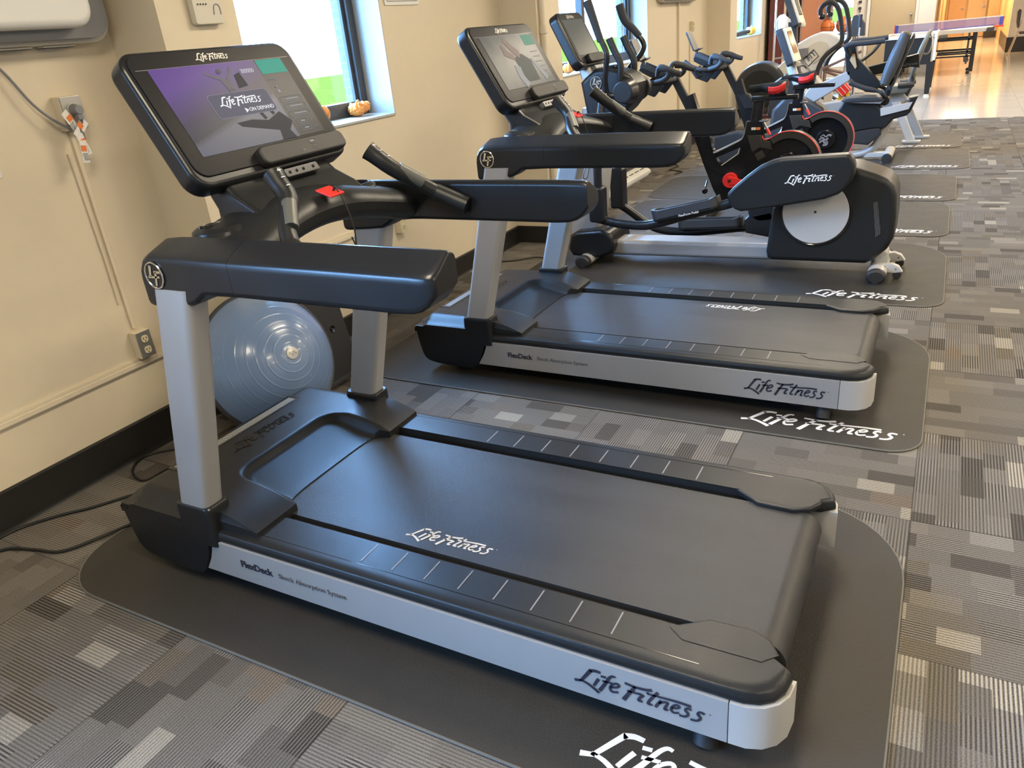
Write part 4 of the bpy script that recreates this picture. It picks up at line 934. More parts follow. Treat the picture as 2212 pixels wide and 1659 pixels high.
# rail and feet
mb = MB(O_); mb.prism([(-2.06, .178), (-.92, .190), (-.92, .078), (-2.06, .063)], 5.13, 5.33, bevel=.03, seg=4); b(mb, 'base_rail', 'silver')
mb = MB(O_); mb.prism(pts('-2.349 .226 -2.30 .255 -2.111 .275 -2.06 .262 -2.02 .223 -2.01 .15 -2.025 .105 -2.121 .062 -2.34 .07 -2.37 .12'), 5.04, 5.42, bevel=.03, seg=3); b(mb, 'front_base', 'black')
for x, nm, mat_n in ((-2.22, 'front_stabilizer', 'silver2'), (-.265, 'rear_stabilizer', 'silver2')):
    def ov(y, a=.055, h=.042): return [Vector((x+a*math.cos(q), y, .055+h*math.sin(q))) for q in [2*PI*k/20 for k in range(20)]]
    mb = MB(O_); mb.loft([ov(4.98), ov(5.48)]); sb = b(mb, nm, mat_n)
    for y, e in ((4.98, -1), (5.48, 1)):
        mb = MB(O_); mb.loft([ov(y+.004*-e, .058, .046), ov(y+e*.030, .058, .046), ov(y+e*.042, .045, .034)]); mb.cyl((x, y+e*.015, .008), (x, y+e*.015, .03), .03, 16); b(mb, 'rubber_cap', 'black_rough', sb)
mb = MB(O_); mb.box2((-.30, 5.15, .05), (-.22, 5.31, .16), bevel=.02); b(mb, 'rear_bracket', 'silver2')
for y in (5.10, 5.36):
    mb = MB(O_); mb.prism([(-.225, .10), (-.19, .105), (-.15, .09), (-.125, .055), (-.17, .045), (-.225, .05)], y-.022, y+.022, bevel=.006); cs = b(mb, 'caster_housing', 'silver2')
    mb = MB(O_); mb.cyl((-.155, y-.016, .034), (-.155, y+.016, .034), .026, 20, bevel=.004); b(mb, 'caster_wheel', 'black_rough', cs)
    mb = MB(O_); mb.cyl((-.165, y-.0235, .072), (-.165, y+.0235, .072), .005, 10); b(mb, 'caster_bolt', 'chrome', cs)
# pedal arms and foot plates
mb = MB(O_); mb.tube([(-2.10, 4.98, .372), (-2.0, 4.975, .352), (-1.90, 4.97, .338), (-1.76, 4.97, .332), (-1.66, 4.97, .348), (-1.50, 4.97, .395), (-1.30, 4.97, .452), (-1.12, 4.97, .505)], .032, 12, 5, section=(.75, 1)); b(mb, 'pedal_arm', 'black')
mb = MB(O_); mb.tube([(-2.12, 5.48, .36), (-2.05, 5.48, .32), (-1.93, 5.48, .235), (-1.83, 5.48, .185), (-1.70, 5.48, .165), (-1.50, 5.48, .17), (-1.15, 5.48, .215)], .032, 12, 5, section=(.75, 1)); b(mb, 'pedal_arm', 'black')
for c, a, y in (((-1.445, 4.985, .445), .235, 0), ((-1.41, 5.47, .232), .06, 1)):
    R4 = Matrix.Translation(Vector(c)) @ Euler((0, -a, 0)).to_matrix().to_4x4()
    outer = rr(-.24, .22, -.075, .075, .05, 6)
    mb = MB(O_); mb.prism(outer, -.022, -.004, 'z', bevel=.004, M_=R4); pd_ = b(mb, 'foot_pedal', 'black_satin')
    mb = MB(O_); mb.prism(rr(-.22, .20, -.062, .062, .04, 6), -.004, -.001, 'z', M_=R4); b(mb, 'pedal_tread', 'grey', pd_)
    mb = MB(O_); secs = []
    for k, p in enumerate(outer+outer[:1]):
        pass
    rimp = [Vector((p[0], p[1], 0)) for p in outer]; n = len(rimp)
    secs = []
    for k in range(n):
        p = rimp[k]; q = Vector((p.x*.955, p.y*.88, 0)); t_ = max(0, abs(p.x)-.13)/.11; hgt = .020+.030*min(1, t_)+.012*(p.y < -.05)
        secs.append([R4 @ Vector((p.x, p.y, -.012)), R4 @ Vector((p.x, p.y, hgt)), R4 @ Vector((q.x, q.y, hgt)), R4 @ Vector((q.x, q.y, -.012))])
    mb.loft(secs, close=True); b(mb, 'pedal_rim', 'dark_grey', pd_)
text('lettering', 'FlexForm Pedal', 'white_print', (-1.42, 4.9085, .4335), (1, 0, .235), (-.235, 0, 1), .022, E_, off=O_)
for y, zt, zb, x0 in ((4.975, .600, .352, -2.085), (5.485, .640, .335, -2.125)):
    mb = MB(O_); mb.prism(rr(x0-.055, x0+.055, zb, zt, .02, 4), y-.05, y+.05, bevel=.018, seg=3); b(mb, 'pivot_cover', 'black')
    mb = MB(O_); mb.tube([(x0+.005, y, zt-.02), (x0+.01, y, .80), (x0+.02, y+(5.23-y)*.1, 1.0), (x0+.03, y+(5.23-y)*.25, 1.16)], .029, 12); b(mb, 'swing_tube', 'black')
# upright with console
def pil(cx, z, wx, wy, cy=5.23, rd=.05): return [Vector((cx+p[0], cy+p[1], z)) for p in rr(-wx/2, wx/2, -wy/2, wy/2, rd, 5)]
mb = MB(O_); mb.loft([pil(-2.28, .20, .24, .20), pil(-2.235, .50, .24, .18), pil(-2.205, .75, .25, .18), pil(-2.16, 1.10, .20, .16)]); b(mb, 'mast', 'silver')
mb = MB(O_); mb.prism(pts('-2.235 1.27 -2.20 1.30 -2.131 1.345 -2.034 1.350 -1.93 1.325 -1.876 1.30 -1.835 1.245 -1.845 1.143 -1.90 1.08 -1.98 1.02 -2.12 1.0 -2.20 1.06'), 5.11, 5.35, bevel=.03, seg=4); b(mb, 'upper_shroud', 'black_satin')
lf_badge(E_, (-2.115, 5.108, 1.262), .042, off=O_)
for s_ in (-1, 1):
    mb = MB(O_); mb.cyl((-1.90, 5.23+s_*.10, 1.20), (-1.90, 5.23+s_*.20, 1.20), .085, 32, .07, bevel=.01); b(mb, 'pivot_hub', 'black')
mb = MB(O_); mb.lathe([(.038, -.01), (.042, .012), (.052, .010), (.058, -.004)], (-2.03, 5.23, 1.352), (0, 0, 1), 28); b(mb, 'cup_holder', 'black')
mb = MB(O_); mb.loft([pil(-2.195, 1.29, .10, .16, rd=.02), pil(-2.225, 1.36, .08, .15, rd=.02), pil(-2.28, 1.46, .05, .14, rd=.02)]); b(mb, 'console_neck', 'silver')
console(E_, Vector((-2.262, 5.215, 1.555))-Vector((0, 0, 0)), math.radians(27), .42, .385, 'blank', off=O_)
for path, nm in (([(-2.095, 4.97, 1.76), (-2.07, 4.97, 1.69), (-2.04, 4.97, 1.60), (-2.012, 4.97, 1.52)], 'h'), ([(-2.075, 5.49, 1.73), (-2.04, 5.49, 1.63), (-1.98, 5.49, 1.57), (-1.935, 5.49, 1.52)], 'h')):
    mb = MB(O_); mb.tube(path, lambda t: .030-.008*t, 14, 4); b(mb, 'swing_handle_grip', 'pad')
mb = MB(O_); mb.tube([(-2.012, 4.97, 1.53), (-1.985, 4.97, 1.475), (-1.973, 4.97, 1.43), (-1.985, 4.98, 1.37), (-2.005, 5.0, 1.28), (-2.0, 5.03, 1.19), (-1.93, 5.06, 1.18)], .018, 12, 5); b(mb, 'swing_handle', 'black')
mb = MB(O_); mb.tube([(-1.945, 5.49, 1.53), (-1.915, 5.49, 1.49), (-1.905, 5.49, 1.45), (-1.93, 5.48, 1.40), (-1.99, 5.46, 1.34), (-2.03, 5.44, 1.27), (-1.95, 5.41, 1.20)], .018, 12, 5); b(mb, 'swing_handle', 'black')
for y, dx in ((5.10, 0), (5.36, 0)):
    mb = MB(O_); mb.tube([(-2.005+dx, y, 1.53), (-1.975+dx, y, 1.46), (-1.935+dx, y, 1.38), (-1.935+dx, y, 1.30), (-1.95+dx, y, 1.22)], lambda t: .024-.003*t, 12, 5); b(mb, 'fixed_handle', 'black_satin')

# ================================================================ spin bikes (drawn about the first bike, y 6.5 = its near face)
def spin_bike(ox, oy, label, sx=0.0, sz=0.0, lbl=''):
    O_ = (-1.3, 6.55, .0085); S_ = thing('spin_bike', O_, label, 'spin bike', 'spin bikes')
    b = lambda mb, n, m, p=S_, **k: mb.build(n, m, p, **k)
    Y0, Y1 = 6.515, 6.585
    frame = pts('-1.90 1.02 -1.852 1.04 -1.815 .93 -1.76 .82 -1.712 .735 -1.704 .675 -1.693 .625 -1.675 .585 -1.652 .565 -1.56 .607 -1.47 .650 -1.443 .668 -1.428 .70 -1.415 .75 -1.406 .802 -1.292 .806 -1.285 .74 -1.280 .685 -1.262 .662 -1.233 .665 -1.19 .688 -1.16 .70 -1.20 .60 -1.26 .50 -1.18 .38 -1.02 .30 -.93 .22 -1.00 .15 -1.30 .12 -1.55 .135 -1.62 .17 -1.67 .26 -1.76 .48 -1.84 .70 -1.90 .88')
    hole = pts('-1.655 .525 -1.455 .605 -1.462 .56 -1.61 .455')
    mb = MB(O_); mb.prism(frame, Y0, Y1, holes=[hole]); fr = b(mb, 'frame', 'black_gloss')
    # pale blue-grey tops of the tubes, silver window edge
    mb = MB(O_)
    tp = catmull([(-1.672, 0, .572), (-1.652, 0, .572), (-1.56, 0, .612), (-1.47, 0, .655), (-1.44, 0, .676), (-1.42, 0, .72), (-1.410, 0, .80)], 4)
    mb.loft([[Vector((p.x-.004, Y0-.006, p.z-.006)), Vector((p.x-.004, Y0-.006, p.z+.006)), Vector((p.x-.004, Y1+.006, p.z+.006)), Vector((p.x-.004, Y1+.006, p.z-.006))] for p in tp]); b(mb, 'tube_cover', 'silver', fr)
    mb = MB(O_); mb.tube([(-1.605, Y0-.002, .462), (-1.47, Y0-.002, .555), (-1.458, Y0-.002, .60)], .005, 6, 0); b(mb, 'window_edge', 'chrome', fr)
    # flywheel and hooded cover with red edge
    wc = (-1.075, 6.55, .475); R_ = .245
    mb = MB(O_); mb.cyl((wc[0], 6.53, wc[2]), (wc[0], 6.57, wc[2]), R_-.035, 56, bevel=.008); fw = b(mb, 'flywheel', 'black_gloss')
    mb = MB(O_); mb.cyl((wc[0], 6.512, wc[2]), (wc[0], 6.588, wc[2]), .085, 36, bevel=.015); b(mb, 'wheel_hub', 'black_gloss', fw)
    ring = []
    for k in range(41):
        a = math.radians(128-(128+75)*k/40); ring.append((wc[0]+R_*math.cos(a), wc[2]+R_*math.sin(a)))
    inn = [(wc[0]+(R_-.052)*math.cos(math.radians(128-203*k/40)), wc[2]+(R_-.052)*math.sin(math.radians(128-203*k/40))) for k in range(41)]
    mb = MB(O_); mb.loft([[Vector((o_[0], 6.505, o_[1])), Vector((o_[0], 6.595, o_[1])), Vector((i_[0], 6.595, i_[1])), Vector((i_[0], 6.505, i_[1]))] for o_, i_ in zip(ring, inn)]); wcov = b(mb, 'wheel_guard', 'bronze')
    mb = MB(O_); mb.tube([(-1.282, 6.503, .695), (-1.276, 6.503, .672), (-1.26, 6.503, .662), (-1.235, 6.503, .667)]+[(p[0], 6.503, p[1]+.003) for p in ring[::4]], .0042, 6, 3); b(mb, 'red_edge', 'redline', wcov)
    mb = MB(O_); mb.prism(pts('-1.34 .55 -1.28 .58 -1.25 .53 -1.31 .495'), 6.505, 6.53, bevel=.004); b(mb, 'bracket', 'bronze', fr)
    mb = MB(O_); mb.prism(pts('-1.405 .70 -1.29 .70 -1.285 .66 -1.22 .65 -1.20 .58 -1.30 .60 -1.36 .56'), 6.508, 6.592, bevel=.01); b(mb, 'seat_tube_cover', 'bronze', fr)
    # emblem of three wavy bands on the hub
    mb = MB(O_); A_ = dict(o=(wc[0], 6.5115, wc[2]), ux=(1, 0, 0), uy=(0, 0, 1), sc_=.055, th=.001)
    mb.ribbon([(-.8, .35), (-.3, .75), (.1, .45), (.6, .75), (.95, .55)], (.1, .34), **A_); mb.ribbon([(-.95, -.05), (-.4, .3), (.0, -.05), (.5, .2)], (.2, .3), **A_); mb.ribbon([(-.85, -.5), (-.35, -.15), (.0, -.55), (.35, -.3), (.3, -.8), (-.3, -.9)], .3, **A_)
    b(mb, 'hub_emblem', 'grey', fw)
    # crank, pedal
    mb = MB(O_); mb.cyl((-1.525, 6.515, .345), (-1.525, 6.475, .345), .062, 36, bevel=.006); mb.prism([(-1.54, .375), (-1.525, .378), (-1.36, .338), (-1.345, .322), (-1.355, .305), (-1.525, .312)], 6.462, 6.480, bevel=.004); cr = b(mb, 'crank', 'red')
    mb = MB(O_); mb.cyl((-1.525, 6.475, .345), (-1.525, 6.458, .345), .012, 14); b(mb, 'crank_bolt', 'cable', cr)
    mb = MB(O_); mb.box2((-1.40, 6.37, .305), (-1.30, 6.46, .33), bevel=.006); b(mb, 'pedal', 'black_rough')
    mb = MB(O_); mb.box2((-1.70, 6.62, .36), (-1.60, 6.71, .385), bevel=.006); mb.prism([(-1.54, .33), (-1.52, .36), (-1.64, .38), (-1.65, .36)], 6.60, 6.62); b(mb, 'pedal', 'black_rough')
    # stabilisers, transport wheel
    for x, x2 in ((-1.72, -1.62), (-1.02, -1.0)):
        mb = MB(O_); mb.tube([(x, 6.28, .042), (x, 6.82, .042)], .035, 14, 0, section=(1, .9)); mb.tube([(x, 6.55, .05), (x2, 6.55, .16)], .03, 12, 0); b(mb, 'stabilizer_bar', 'black')
    mb = MB(O_); mb.cyl((-1.715, 6.43, .27), (-1.715, 6.40, .27), .022, 20, bevel=.004); mb.tube([(-1.715, 6.43, .30), (-1.72, 6.5, .34)], .008, 8, 0); b(mb, 'hanging_knob', 'black_gloss')
    # handlebar post, bars, tablet holder
    mb = MB(O_); mb.loft([[Vector((x+p[0], 6.55+p[1], z)) for p in rr(-.036, .036, -.025, .025, .008, 3)] for x, z in ((-1.83, .82), (-1.872, .90), (-2.015, 1.17))]); b(mb, 'handlebar_post', 'black')
    mb = MB(O_); mb.loft([[Vector((x+p[0], 6.55+p[1], z)) for p in rr(-.058, .058, -.040, .040, .02, 4)] for x, z in ((-1.76, .78), (-1.80, .86), (-1.835, .905))]); b(mb, 'post_collar', 'black_satin')
    mb = MB(O_)
    for s_ in (-1, 1):
        y = 6.55
        mb.tube([(-2.00, y+s_*.02, 1.155), (-2.08, y+s_*.15, 1.148), (-2.17, y+s_*.20, 1.155), (-2.27, y+s_*.19, 1.185), (-2.35, y+s_*.16, 1.235)], .019, 12, 5)
        mb.tube([(-2.12, y+s_*.18, 1.152), (-2.03, y+s_*.21, 1.175), (-1.995, y+s_*.21, 1.215), (-2.03, y+s_*.20, 1.258), (-2.085, y+s_*.18, 1.262), (-2.11, y+s_*.15, 1.20)], .021, 12, 5)
        mb.tube([(-2.07, y+s_*.19, 1.258), (-2.01, y+s_*.205, 1.248), (-1.95, y+s_*.21, 1.222), (-1.90, y+s_*.21, 1.208)], lambda t: .029-.010*t, 12, 5)
    hb = b(mb, 'handlebar', 'pad')
    mb = MB(O_); mb.box((-2.16, 6.55, 1.195), (.30, .12, .03), Euler((0, .42, 0)), bevel=.008); b(mb, 'bar_tray', 'black_satin')
    mb = MB(O_); mb.box((-2.15, 6.50, 1.222), (.25, .03, .02), Euler((0, .42, 0)), bevel=.004); b(mb, 'tray_strip', 'grey')
    for s_ in (-1, 1):
        mb = MB(O_); mb.box((-2.16, 6.55+s_*.06, 1.232), (.27, .014, .035), Euler((0, .42, 0)), bevel=.004); b(mb, 'tray_rail', 'dark_grey')
        mb = MB(O_); mb.lathe([(.0, -.075), (.038, -.075), (.046, .0), (.051, .0), (.043, -.082), (0, -.086)], (-2.25, 6.55+s_*.14, 1.165), (-.6, 0, 1), 20); mb.prism([(-2.24, 1.08), (-2.14, 1.04), (-2.06, 1.13), (-2.16, 1.16)], 6.55+s_*.14-.03, 6.55+s_*.14+.03, bevel=.008); b(mb, 'bottle_holder', 'black')
    RT = Matrix.Translation(Vector((-2.325, 6.55, 1.40))) @ Euler((0, -math.radians(24), 0)).to_matrix().to_4x4()
    mb = MB(O_); mb.prism(rr(-.08, .08, -.09, .095, .012, 3), -.008, .008, 'x', bevel=.003, M_=RT); mb.tube([(-2.29, 6.55, 1.32), (-2.25, 6.55, 1.23)], .014, 10, 0); mb.prism(rr(-.06, .06, -.10, -.088, .003, 2), .0, .055, 'x', bevel=.002, M_=RT); b(mb, 'tablet_holder', 'dark_grey')
    # seat post, slider, saddle
    mb = MB(O_); mb.loft([[Vector((x+p[0], 6.55+p[1], z)) for p in rr(-.042, .042, -.024, .024, .006, 3)] for x, z in ((-1.345, .78), (-1.325, .96+sz))]); sp_ = b(mb, 'seat_post', 'black_gloss')
    mb = MB(O_)
    for k in range(9): mb.box2((-1.345+.002*k-.008, 6.5245, .80+.017*k), (-1.345+.002*k+.008, 6.5262, .803+.017*k))
    b(mb, 'post_scale', 'dark_grey', sp_)
    mb = MB(O_); mb.box2((-1.385, 6.525, .955+sz), (-1.03+sx*0, 6.575, .990+sz), bevel=.006); mb.box2((-1.385, 6.51, .950+sz), (-1.27, 6.59, .966+sz), bevel=.003); b(mb, 'seat_slider', 'black_gloss')
    mb = MB(O_); mb.box2((-1.255+sx, 6.535, .985+sz), (-1.205+sx, 6.565, 1.045+sz), bevel=.004); mb.cyl((-1.26+sx, 6.52, 1.03+sz), (-1.26+sx, 6.58, 1.03+sz), .018, 14); b(mb, 'saddle_clamp', 'black')
    secs = []
    for k in range(13):
        t = k/12; x = -1.405+.285*t; hw = .022+.062*sst(.25, .85, t)-.012*sst(.92, 1, t); zt = 1.078+.020*t+.012*sst(.6, 1, t); th_ = .055+.055*sst(.3, .8, t)
        secs.append([Vector((x+sx, 6.55+hw*math.cos(q)*abs(math.cos(q))**.0, zt+sz-th_*.5+th_*.5*(math.sin(q) if math.sin(q) > 0 else math.sin(q)*1.1)-.006*(1-abs(math.cos(q))))) for q in [2*PI*j/20 for j in range(20)]])
    mb = MB(O_); mb.loft(secs); sd = b(mb, 'saddle', 'black', ang=70)
    for s_ in (-1, 1):
        mb = MB(O_); mb.loft([[Vector((x+sx, 6.55+s_*(hw+.0), z+sz+dz)) for hw, dz in ((w_-.008, -.044), (w_+.016, -.020), (w_+.016, .006), (w_-.008, .016))] for x, w_, z in ((-1.25, .046, 1.048), (-1.215, .062, 1.046), (-1.17, .076, 1.052), (-1.135, .076, 1.066), (-1.12, .066, 1.072))])
        b(mb, 'saddle_side', 'red', sd)
    # levers and labels
    mb = MB(O_); mb.tube([(-1.272, 6.50, .795), (-1.245, 6.50, .745)], .009, 10, 0); mb.box2((-1.31, 6.495, .800), (-1.25, 6.56, .812), bevel=.003); lv = b(mb, 'brake_lever', 'chrome')
    mb = MB(O_); mb.tube([(-1.247, 6.50, .748), (-1.222, 6.50, .70)], .011, 10, 0); b(mb, 'lever_sleeve', 'redline', lv)
    mb = MB(O_); mb.box2((-1.372, 6.5138, .738), (-1.340, 6.5148, .758)); b(mb, 'label_white', 'white_print', fr)
    mb = MB(O_); mb.box2((-1.338, 6.5138, .738), (-1.302, 6.5148, .758)); b(mb, 'label_red', 'orange', fr)
    if lbl: text('lettering', lbl, 'cable', (-1.356, 6.5136, .748), (1, 0, 0), (0, 0, 1), .018, S_, off=O_)
    script_logo('lettering', 'grey', (-1.235, 6.5138, .405), (1, 0, .1), (-.1, 0, 1), .24, S_, .0005, .9, O_, smooth=3)
    S_.location = (-1.3+ox, 6.55+oy, .0085)
    return S_
spin_bike(0, 0, 'nearer black spin bike, its red crank showing left of the elliptical cover', lbl='ic')
spin_bike(.115, 1.2, 'farther black spin bike, its whole flywheel emblem visible above the elliptical', sx=-.085, sz=-.03, lbl='ic')

# ================================================================ recumbent bikes
O_ = (-.9, 9.4, .0085)
R_ = thing('recumbent_bike', O_, 'nearer recumbent exercise bike with a dark padded seat back and silver boom', 'recumbent bike')
b = lambda mb, n, m, p=R_, **k: mb.build(n, m, p, **k)
mb = MB(O_); mb.prism(pts('-1.43 .66 -1.40 .74 -1.363 .785 -1.15 .865 -.96 .945 -.955 .84 -1.12 .74 -1.305 .634 -1.38 .61'), 9.34, 9.46, bevel=.012, seg=3); b(mb, 'boom', 'silver')
mb = MB(O_); mb.prism(pts('-1.04 .55 -1.0 .63 -.93 .648 -.66 .60 -.62 .535 -.379 .56 -.37 .64 -.284 .655 -.34 .50 -.371 .465 -.50 .43 -.56 .35 -.72 .34 -.95 .30 -1.05 .38'), 9.29, 9.51, bevel=.02, seg=3); b(mb, 'side_shell', 'black_satin')
mb = MB(O_); mb.prism(pts('-.63 .55 -.33 .60 -.36 .53 -.62 .47'), 9.275, 9.292, bevel=.003); b(mb, 'seat_rail', 'silver2')
mb = MB(O_); mb.tube([(-1.70, 9.4, .05), (-1.2, 9.4, .045), (-.93, 9.4, .05), (-.77, 9.4, .07), (-.66, 9.4, .14), (-.60, 9.4, .27), (-.53, 9.4, .46)], .042, 16, 6); b(mb, 'bottom_frame', 'silver')
mb = MB(O_); mb.tube([(-.51, 9.16, .06), (-.51, 9.70, .06)], .05, 16, 0, section=(1, .8)); mb.prism([(-.76, .03), (-.72, .085), (-.50, .085), (-.50, .03)], 9.36, 9.44, bevel=.01); st_ = b(mb, 'rear_stabilizer', 'silver2')
for y in (9.155, 9.705):
    mb = MB(O_); mb.cyl((-.51, y-.02, .052), (-.51, y+.02, .052), .052, 20, bevel=.01); b(mb, 'rubber_cap', 'black_rough', st_)
mb = MB(O_); mb.tube([(-1.70, 9.16, .05), (-1.70, 9.66, .05)], .045, 16, 0, section=(1, .8)); b(mb, 'front_stabilizer', 'silver2')
mb = MB(O_); mb.prism(pts('-1.80 .10 -1.74 .58 -1.60 .72 -1.40 .70 -1.20 .58 -1.12 .40 -1.16 .18 -1.3 .08'), 9.28, 9.52, bevel=.04, seg=3); b(mb, 'crank_housing', 'dark_grey')
mb = MB(O_); mb.prism(pts('-1.14 .28 -1.0 .30 -.62 .36 -.60 .28 -.72 .17 -.98 .20 -1.14 .16'), 9.30, 9.50, bevel=.02); b(mb, 'drive_cover', 'black_rough')
def slab_seat(y, x0, z0, x1, z1, W_, th_, name, par, off, mat='vinyl', tp=1.0):
    d = Vector((x1-x0, 0, z1-z0)); L_ = d.length; d.normalize(); n_ = Vector((-d.z, 0, d.x)); Mx = Matrix(((0, d.x, n_.x, x0), (1, 0, 0, y), (0, d.z, n_.z, z0), (0, 0, 0, 1)))
    mb = MB(off); secs = []
    for k in range(9):
        t = k/8; w_ = W_/2*(1-.12*abs(t-.45)*tp); th2 = th_*(.75+.25*math.sin(PI*min(1, t*1.1))); 
        secs.append([Mx @ Vector((p[0], t*L_, p[1])) for p in rr(-w_, w_, -th2/2, th2/2, th2*.42, 5)])
    e0 = [Mx @ Vector((p[0]*.9, -.012, p[1]*.6)) for p in rr(-W_/2*.95, W_/2*.95, -th_/2*.75, th_/2*.75, th_*.3, 5)]
    e1 = [Mx @ Vector((p[0]*.9, L_+.015, p[1]*.6)) for p in rr(-W_/2*.93, W_/2*.93, -th_/2*.75, th_/2*.75, th_*.3, 5)]
    mb.loft([e0]+secs+[e1]); return mb.build(name, mat, par)
bk = slab_seat(9.4, -.615, .79, -.465, 1.255, .40, .125, 'backrest', R_, O_)
mb = MB(O_); mb.prism(pts('-.585 .74 -.545 .80 -.41 1.22 -.395 1.25 -.385 1.21 -.53 .76 -.56 .72'), 9.28, 9.52, bevel=.006); b(mb, 'backrest_shell', 'dark_grey')
mb = MB(O_); mb.tube([(-.60, 9.40, .60), (-.58, 9.4, .70), (-.54, 9.4, .84)], .028, 10); mb.cyl((-.60, 9.30, .62), (-.60, 9.5, .62), .05, 20, bevel=.01); b(mb, 'seat_hinge', 'black')
mb = MB(O_); mb.prism(pts('-1.02 .645 -.95 .672 -.80 .68 -.66 .672 -.60 .64 -.62 .628 -.98 .628'), 9.22, 9.58, bevel=.01, seg=3); b(mb, 'seat_pan', 'dark_grey')
for y in (9.19, 9.62):
    mb = MB(O_); mb.tube([(-.60, y+(9.4-y)*.6, .66), (-.62, y, .70), (-.66, y, .73), (-.80, y, .77), (-.94, y, .83)], lambda t: .018+.006*(t > .55), 10, 5); b(mb, 'seat_handle', 'pad')
mb = MB(O_); mb.prism(pts('-.98 .625 -.63 .60 -.60 .635 -.98 .65'), 9.24, 9.56); b(mb, 'seat_carriage', 'grey')
# black console mast with moving arms and reading screens
mb = MB(O_); mb.prism(pts('-1.04 1.185 -.935 1.185 -.90 1.06 -.78 .93 -.655 .79 -.70 .70 -.80 .715 -.93 .84 -1.0 .90 -1.01 .98'), 9.34, 9.46, bevel=.012); b(mb, 'handle_mast', 'black_satin')
mb = MB(O_); mb.prism(pts('-.90 .93 -.34 1.045 -.33 1.03 -.315 .905 -.40 .92 -.50 .90 -.75 .86 -.88 .86'), 9.55, 9.66, bevel=.012); b(mb, 'far_side_cover', 'black_satin')
text('lettering', 'LifeFitness', 'grey', (-.42, 9.5485, .945), (1, 0, .12), (-.12, 0, 1), .04, R_, off=O_)
for y, dz in ((9.21, 0), (9.62, .012)):
    mb = MB(O_); mb.tube([(-.98, y+(9.4-y)*.5, 1.10), (-1.01, y+(9.4-y)*.2, 1.17), (-.97, y, 1.200+dz), (-.80, y, 1.202+dz), (-.645, y, 1.21+dz)], .026, 12, 5); b(mb, 'arm_bar', 'pad')
mb = MB(O_); mb.tube([(-.90, 9.45, 1.0), (-.78, 9.55, 1.09), (-.72, 9.6, 1.17)], .018, 10); b(mb, 'arm_link', 'dark_grey')
mb = MB(O_); mb.prism([(-.975, 1.04), (-.955, 1.10), (-.93, 1.10), (-.90, .97), (-.915, .95)], 9.325, 9.342, bevel=.003); b(mb, 'arm_plate', 'wood')
Rm = Matrix.Translation(Vector((-1.615, 9.4, 1.215))) @ Euler((0, math.radians(-21), 0)).to_matrix().to_4x4()
mb = MB(O_); mb.prism(rr(-.20, .20, -.195, .205, .03, 4), -.045, .028, 'x', bevel=.012, M_=Rm); cs = b(mb, 'console_housing', 'dark_grey')
mb = MB(O_); mb.prism(rr(-.185, .185, -.175, .19, .02, 4), .026, .055, 'x', bevel=.004, M_=Rm); b(mb, 'console_face', 'offwhite', cs)
mb = MB(O_); mb.prism(rr(-.14, .12, -.09, .15, .01, 3), .055, .058, 'x', M_=Rm); b(mb, 'screen', 'black_gloss', cs)
mb = MB(O_); mb.box((-1.50, 9.34, 1.04), (.05, .06, .05), bevel=.01); b(mb, 'console_knob', 'offwhite', cs)
mb = MB(O_); mb.tube([(-1.58, 9.4, 1.04), (-1.54, 9.4, .92), (-1.42, 9.4, .72)], .05, 14, 4, section=(.8, 1)); b(mb, 'console_mast', 'silver2')
RA = R_
# second one: taller grey-green seat, splayed rear legs
O_ = (-.75, 10.7, .0085)
R_ = thing('recumbent_bike', O_, 'farther recumbent exercise bike with a tapered grey-green seat back on splayed legs', 'recumbent bike')
mb = MB(O_); mb.loft([[Vector((x+p[0]*k_*.5+dx, 10.7+p[1], z)) for p in rr(-.05, .05, -w_/2, w_/2, .04, 5)] for x, z, w_, k_, dx in ((-.415, .72, .16, .8, 0), (-.41, .78, .26, 1, 0), (-.375, .94, .36, 1.2, 0), (-.335, 1.08, .34, 1.1, 0), (-.295, 1.19, .22, .9, 0), (-.28, 1.225, .12, .6, 0))]); b(mb, 'backrest', 'greygreen_vinyl', R_, ang=60)
mb = MB(O_); mb.tube([(-.285, 10.7, 1.20), (-.255, 10.7, 1.1), (-.28, 10.7, .98), (-.33, 10.7, .97)], .010, 8); b(mb, 'seat_handle', 'chrome', R_)
mb = MB(O_); mb.tube([(-.41, 10.7, .76), (-.43, 10.7, .62), (-.50, 10.7, .45)], .03, 12); mb.tube([(-.46, 10.56, .64), (-.40, 10.50, .66), (-.55, 10.48, .66)], .03, 12); mb.tube([(-.46, 10.84, .64), (-.40, 10.9, .66), (-.55, 10.92, .66)], .03, 12); b(mb, 'seat_bracket', 'dark_grey', R_)
mb = MB(O_); mb.prism(pts('-.75 .60 -.70 .65 -.46 .66 -.42 .62 -.46 .57 -.72 .56'), 10.5, 10.9, bevel=.02); b(mb, 'seat_pan', 'greygreen_vinyl', R_)
for y, x1 in ((10.52, -.30), (10.88, -.22)):
    mb = MB(O_); mb.loft([[Vector((x+p[0], y+(10.7-y)*f_+p[1], z)) for p in rr(-.05, .05, -.03, .03, .01, 3)] for x, z, f_ in ((x1-.05, .03, 0), (x1-.26, .47, .4))]); lg = b(mb, 'rear_leg', 'silver2', R_)
    mb = MB(O_); mb.box2((x1-.14, y-.06, .002), (x1+.06, y+.06, .03), bevel=.006); b(mb, 'foot_plate', 'silver2', lg)
mb = MB(O_); mb.prism(pts('-1.9 .30 -1.80 .42 -1.4 .48 -.50 .58 -.44 .50 -.50 .40 -1.4 .34 -1.8 .24'), 10.64, 10.76, bevel=.02); b(mb, 'main_beam', 'silver', R_)
mb = MB(O_); mb.tube([(-1.85, 10.4, .05), (-1.85, 11.0, .05)], .045, 14, 0); mb.tube([(-1.85, 10.7, .05), (-1.83, 10.7, .35)], .045, 14, 0); b(mb, 'front_stabilizer', 'silver2', R_)
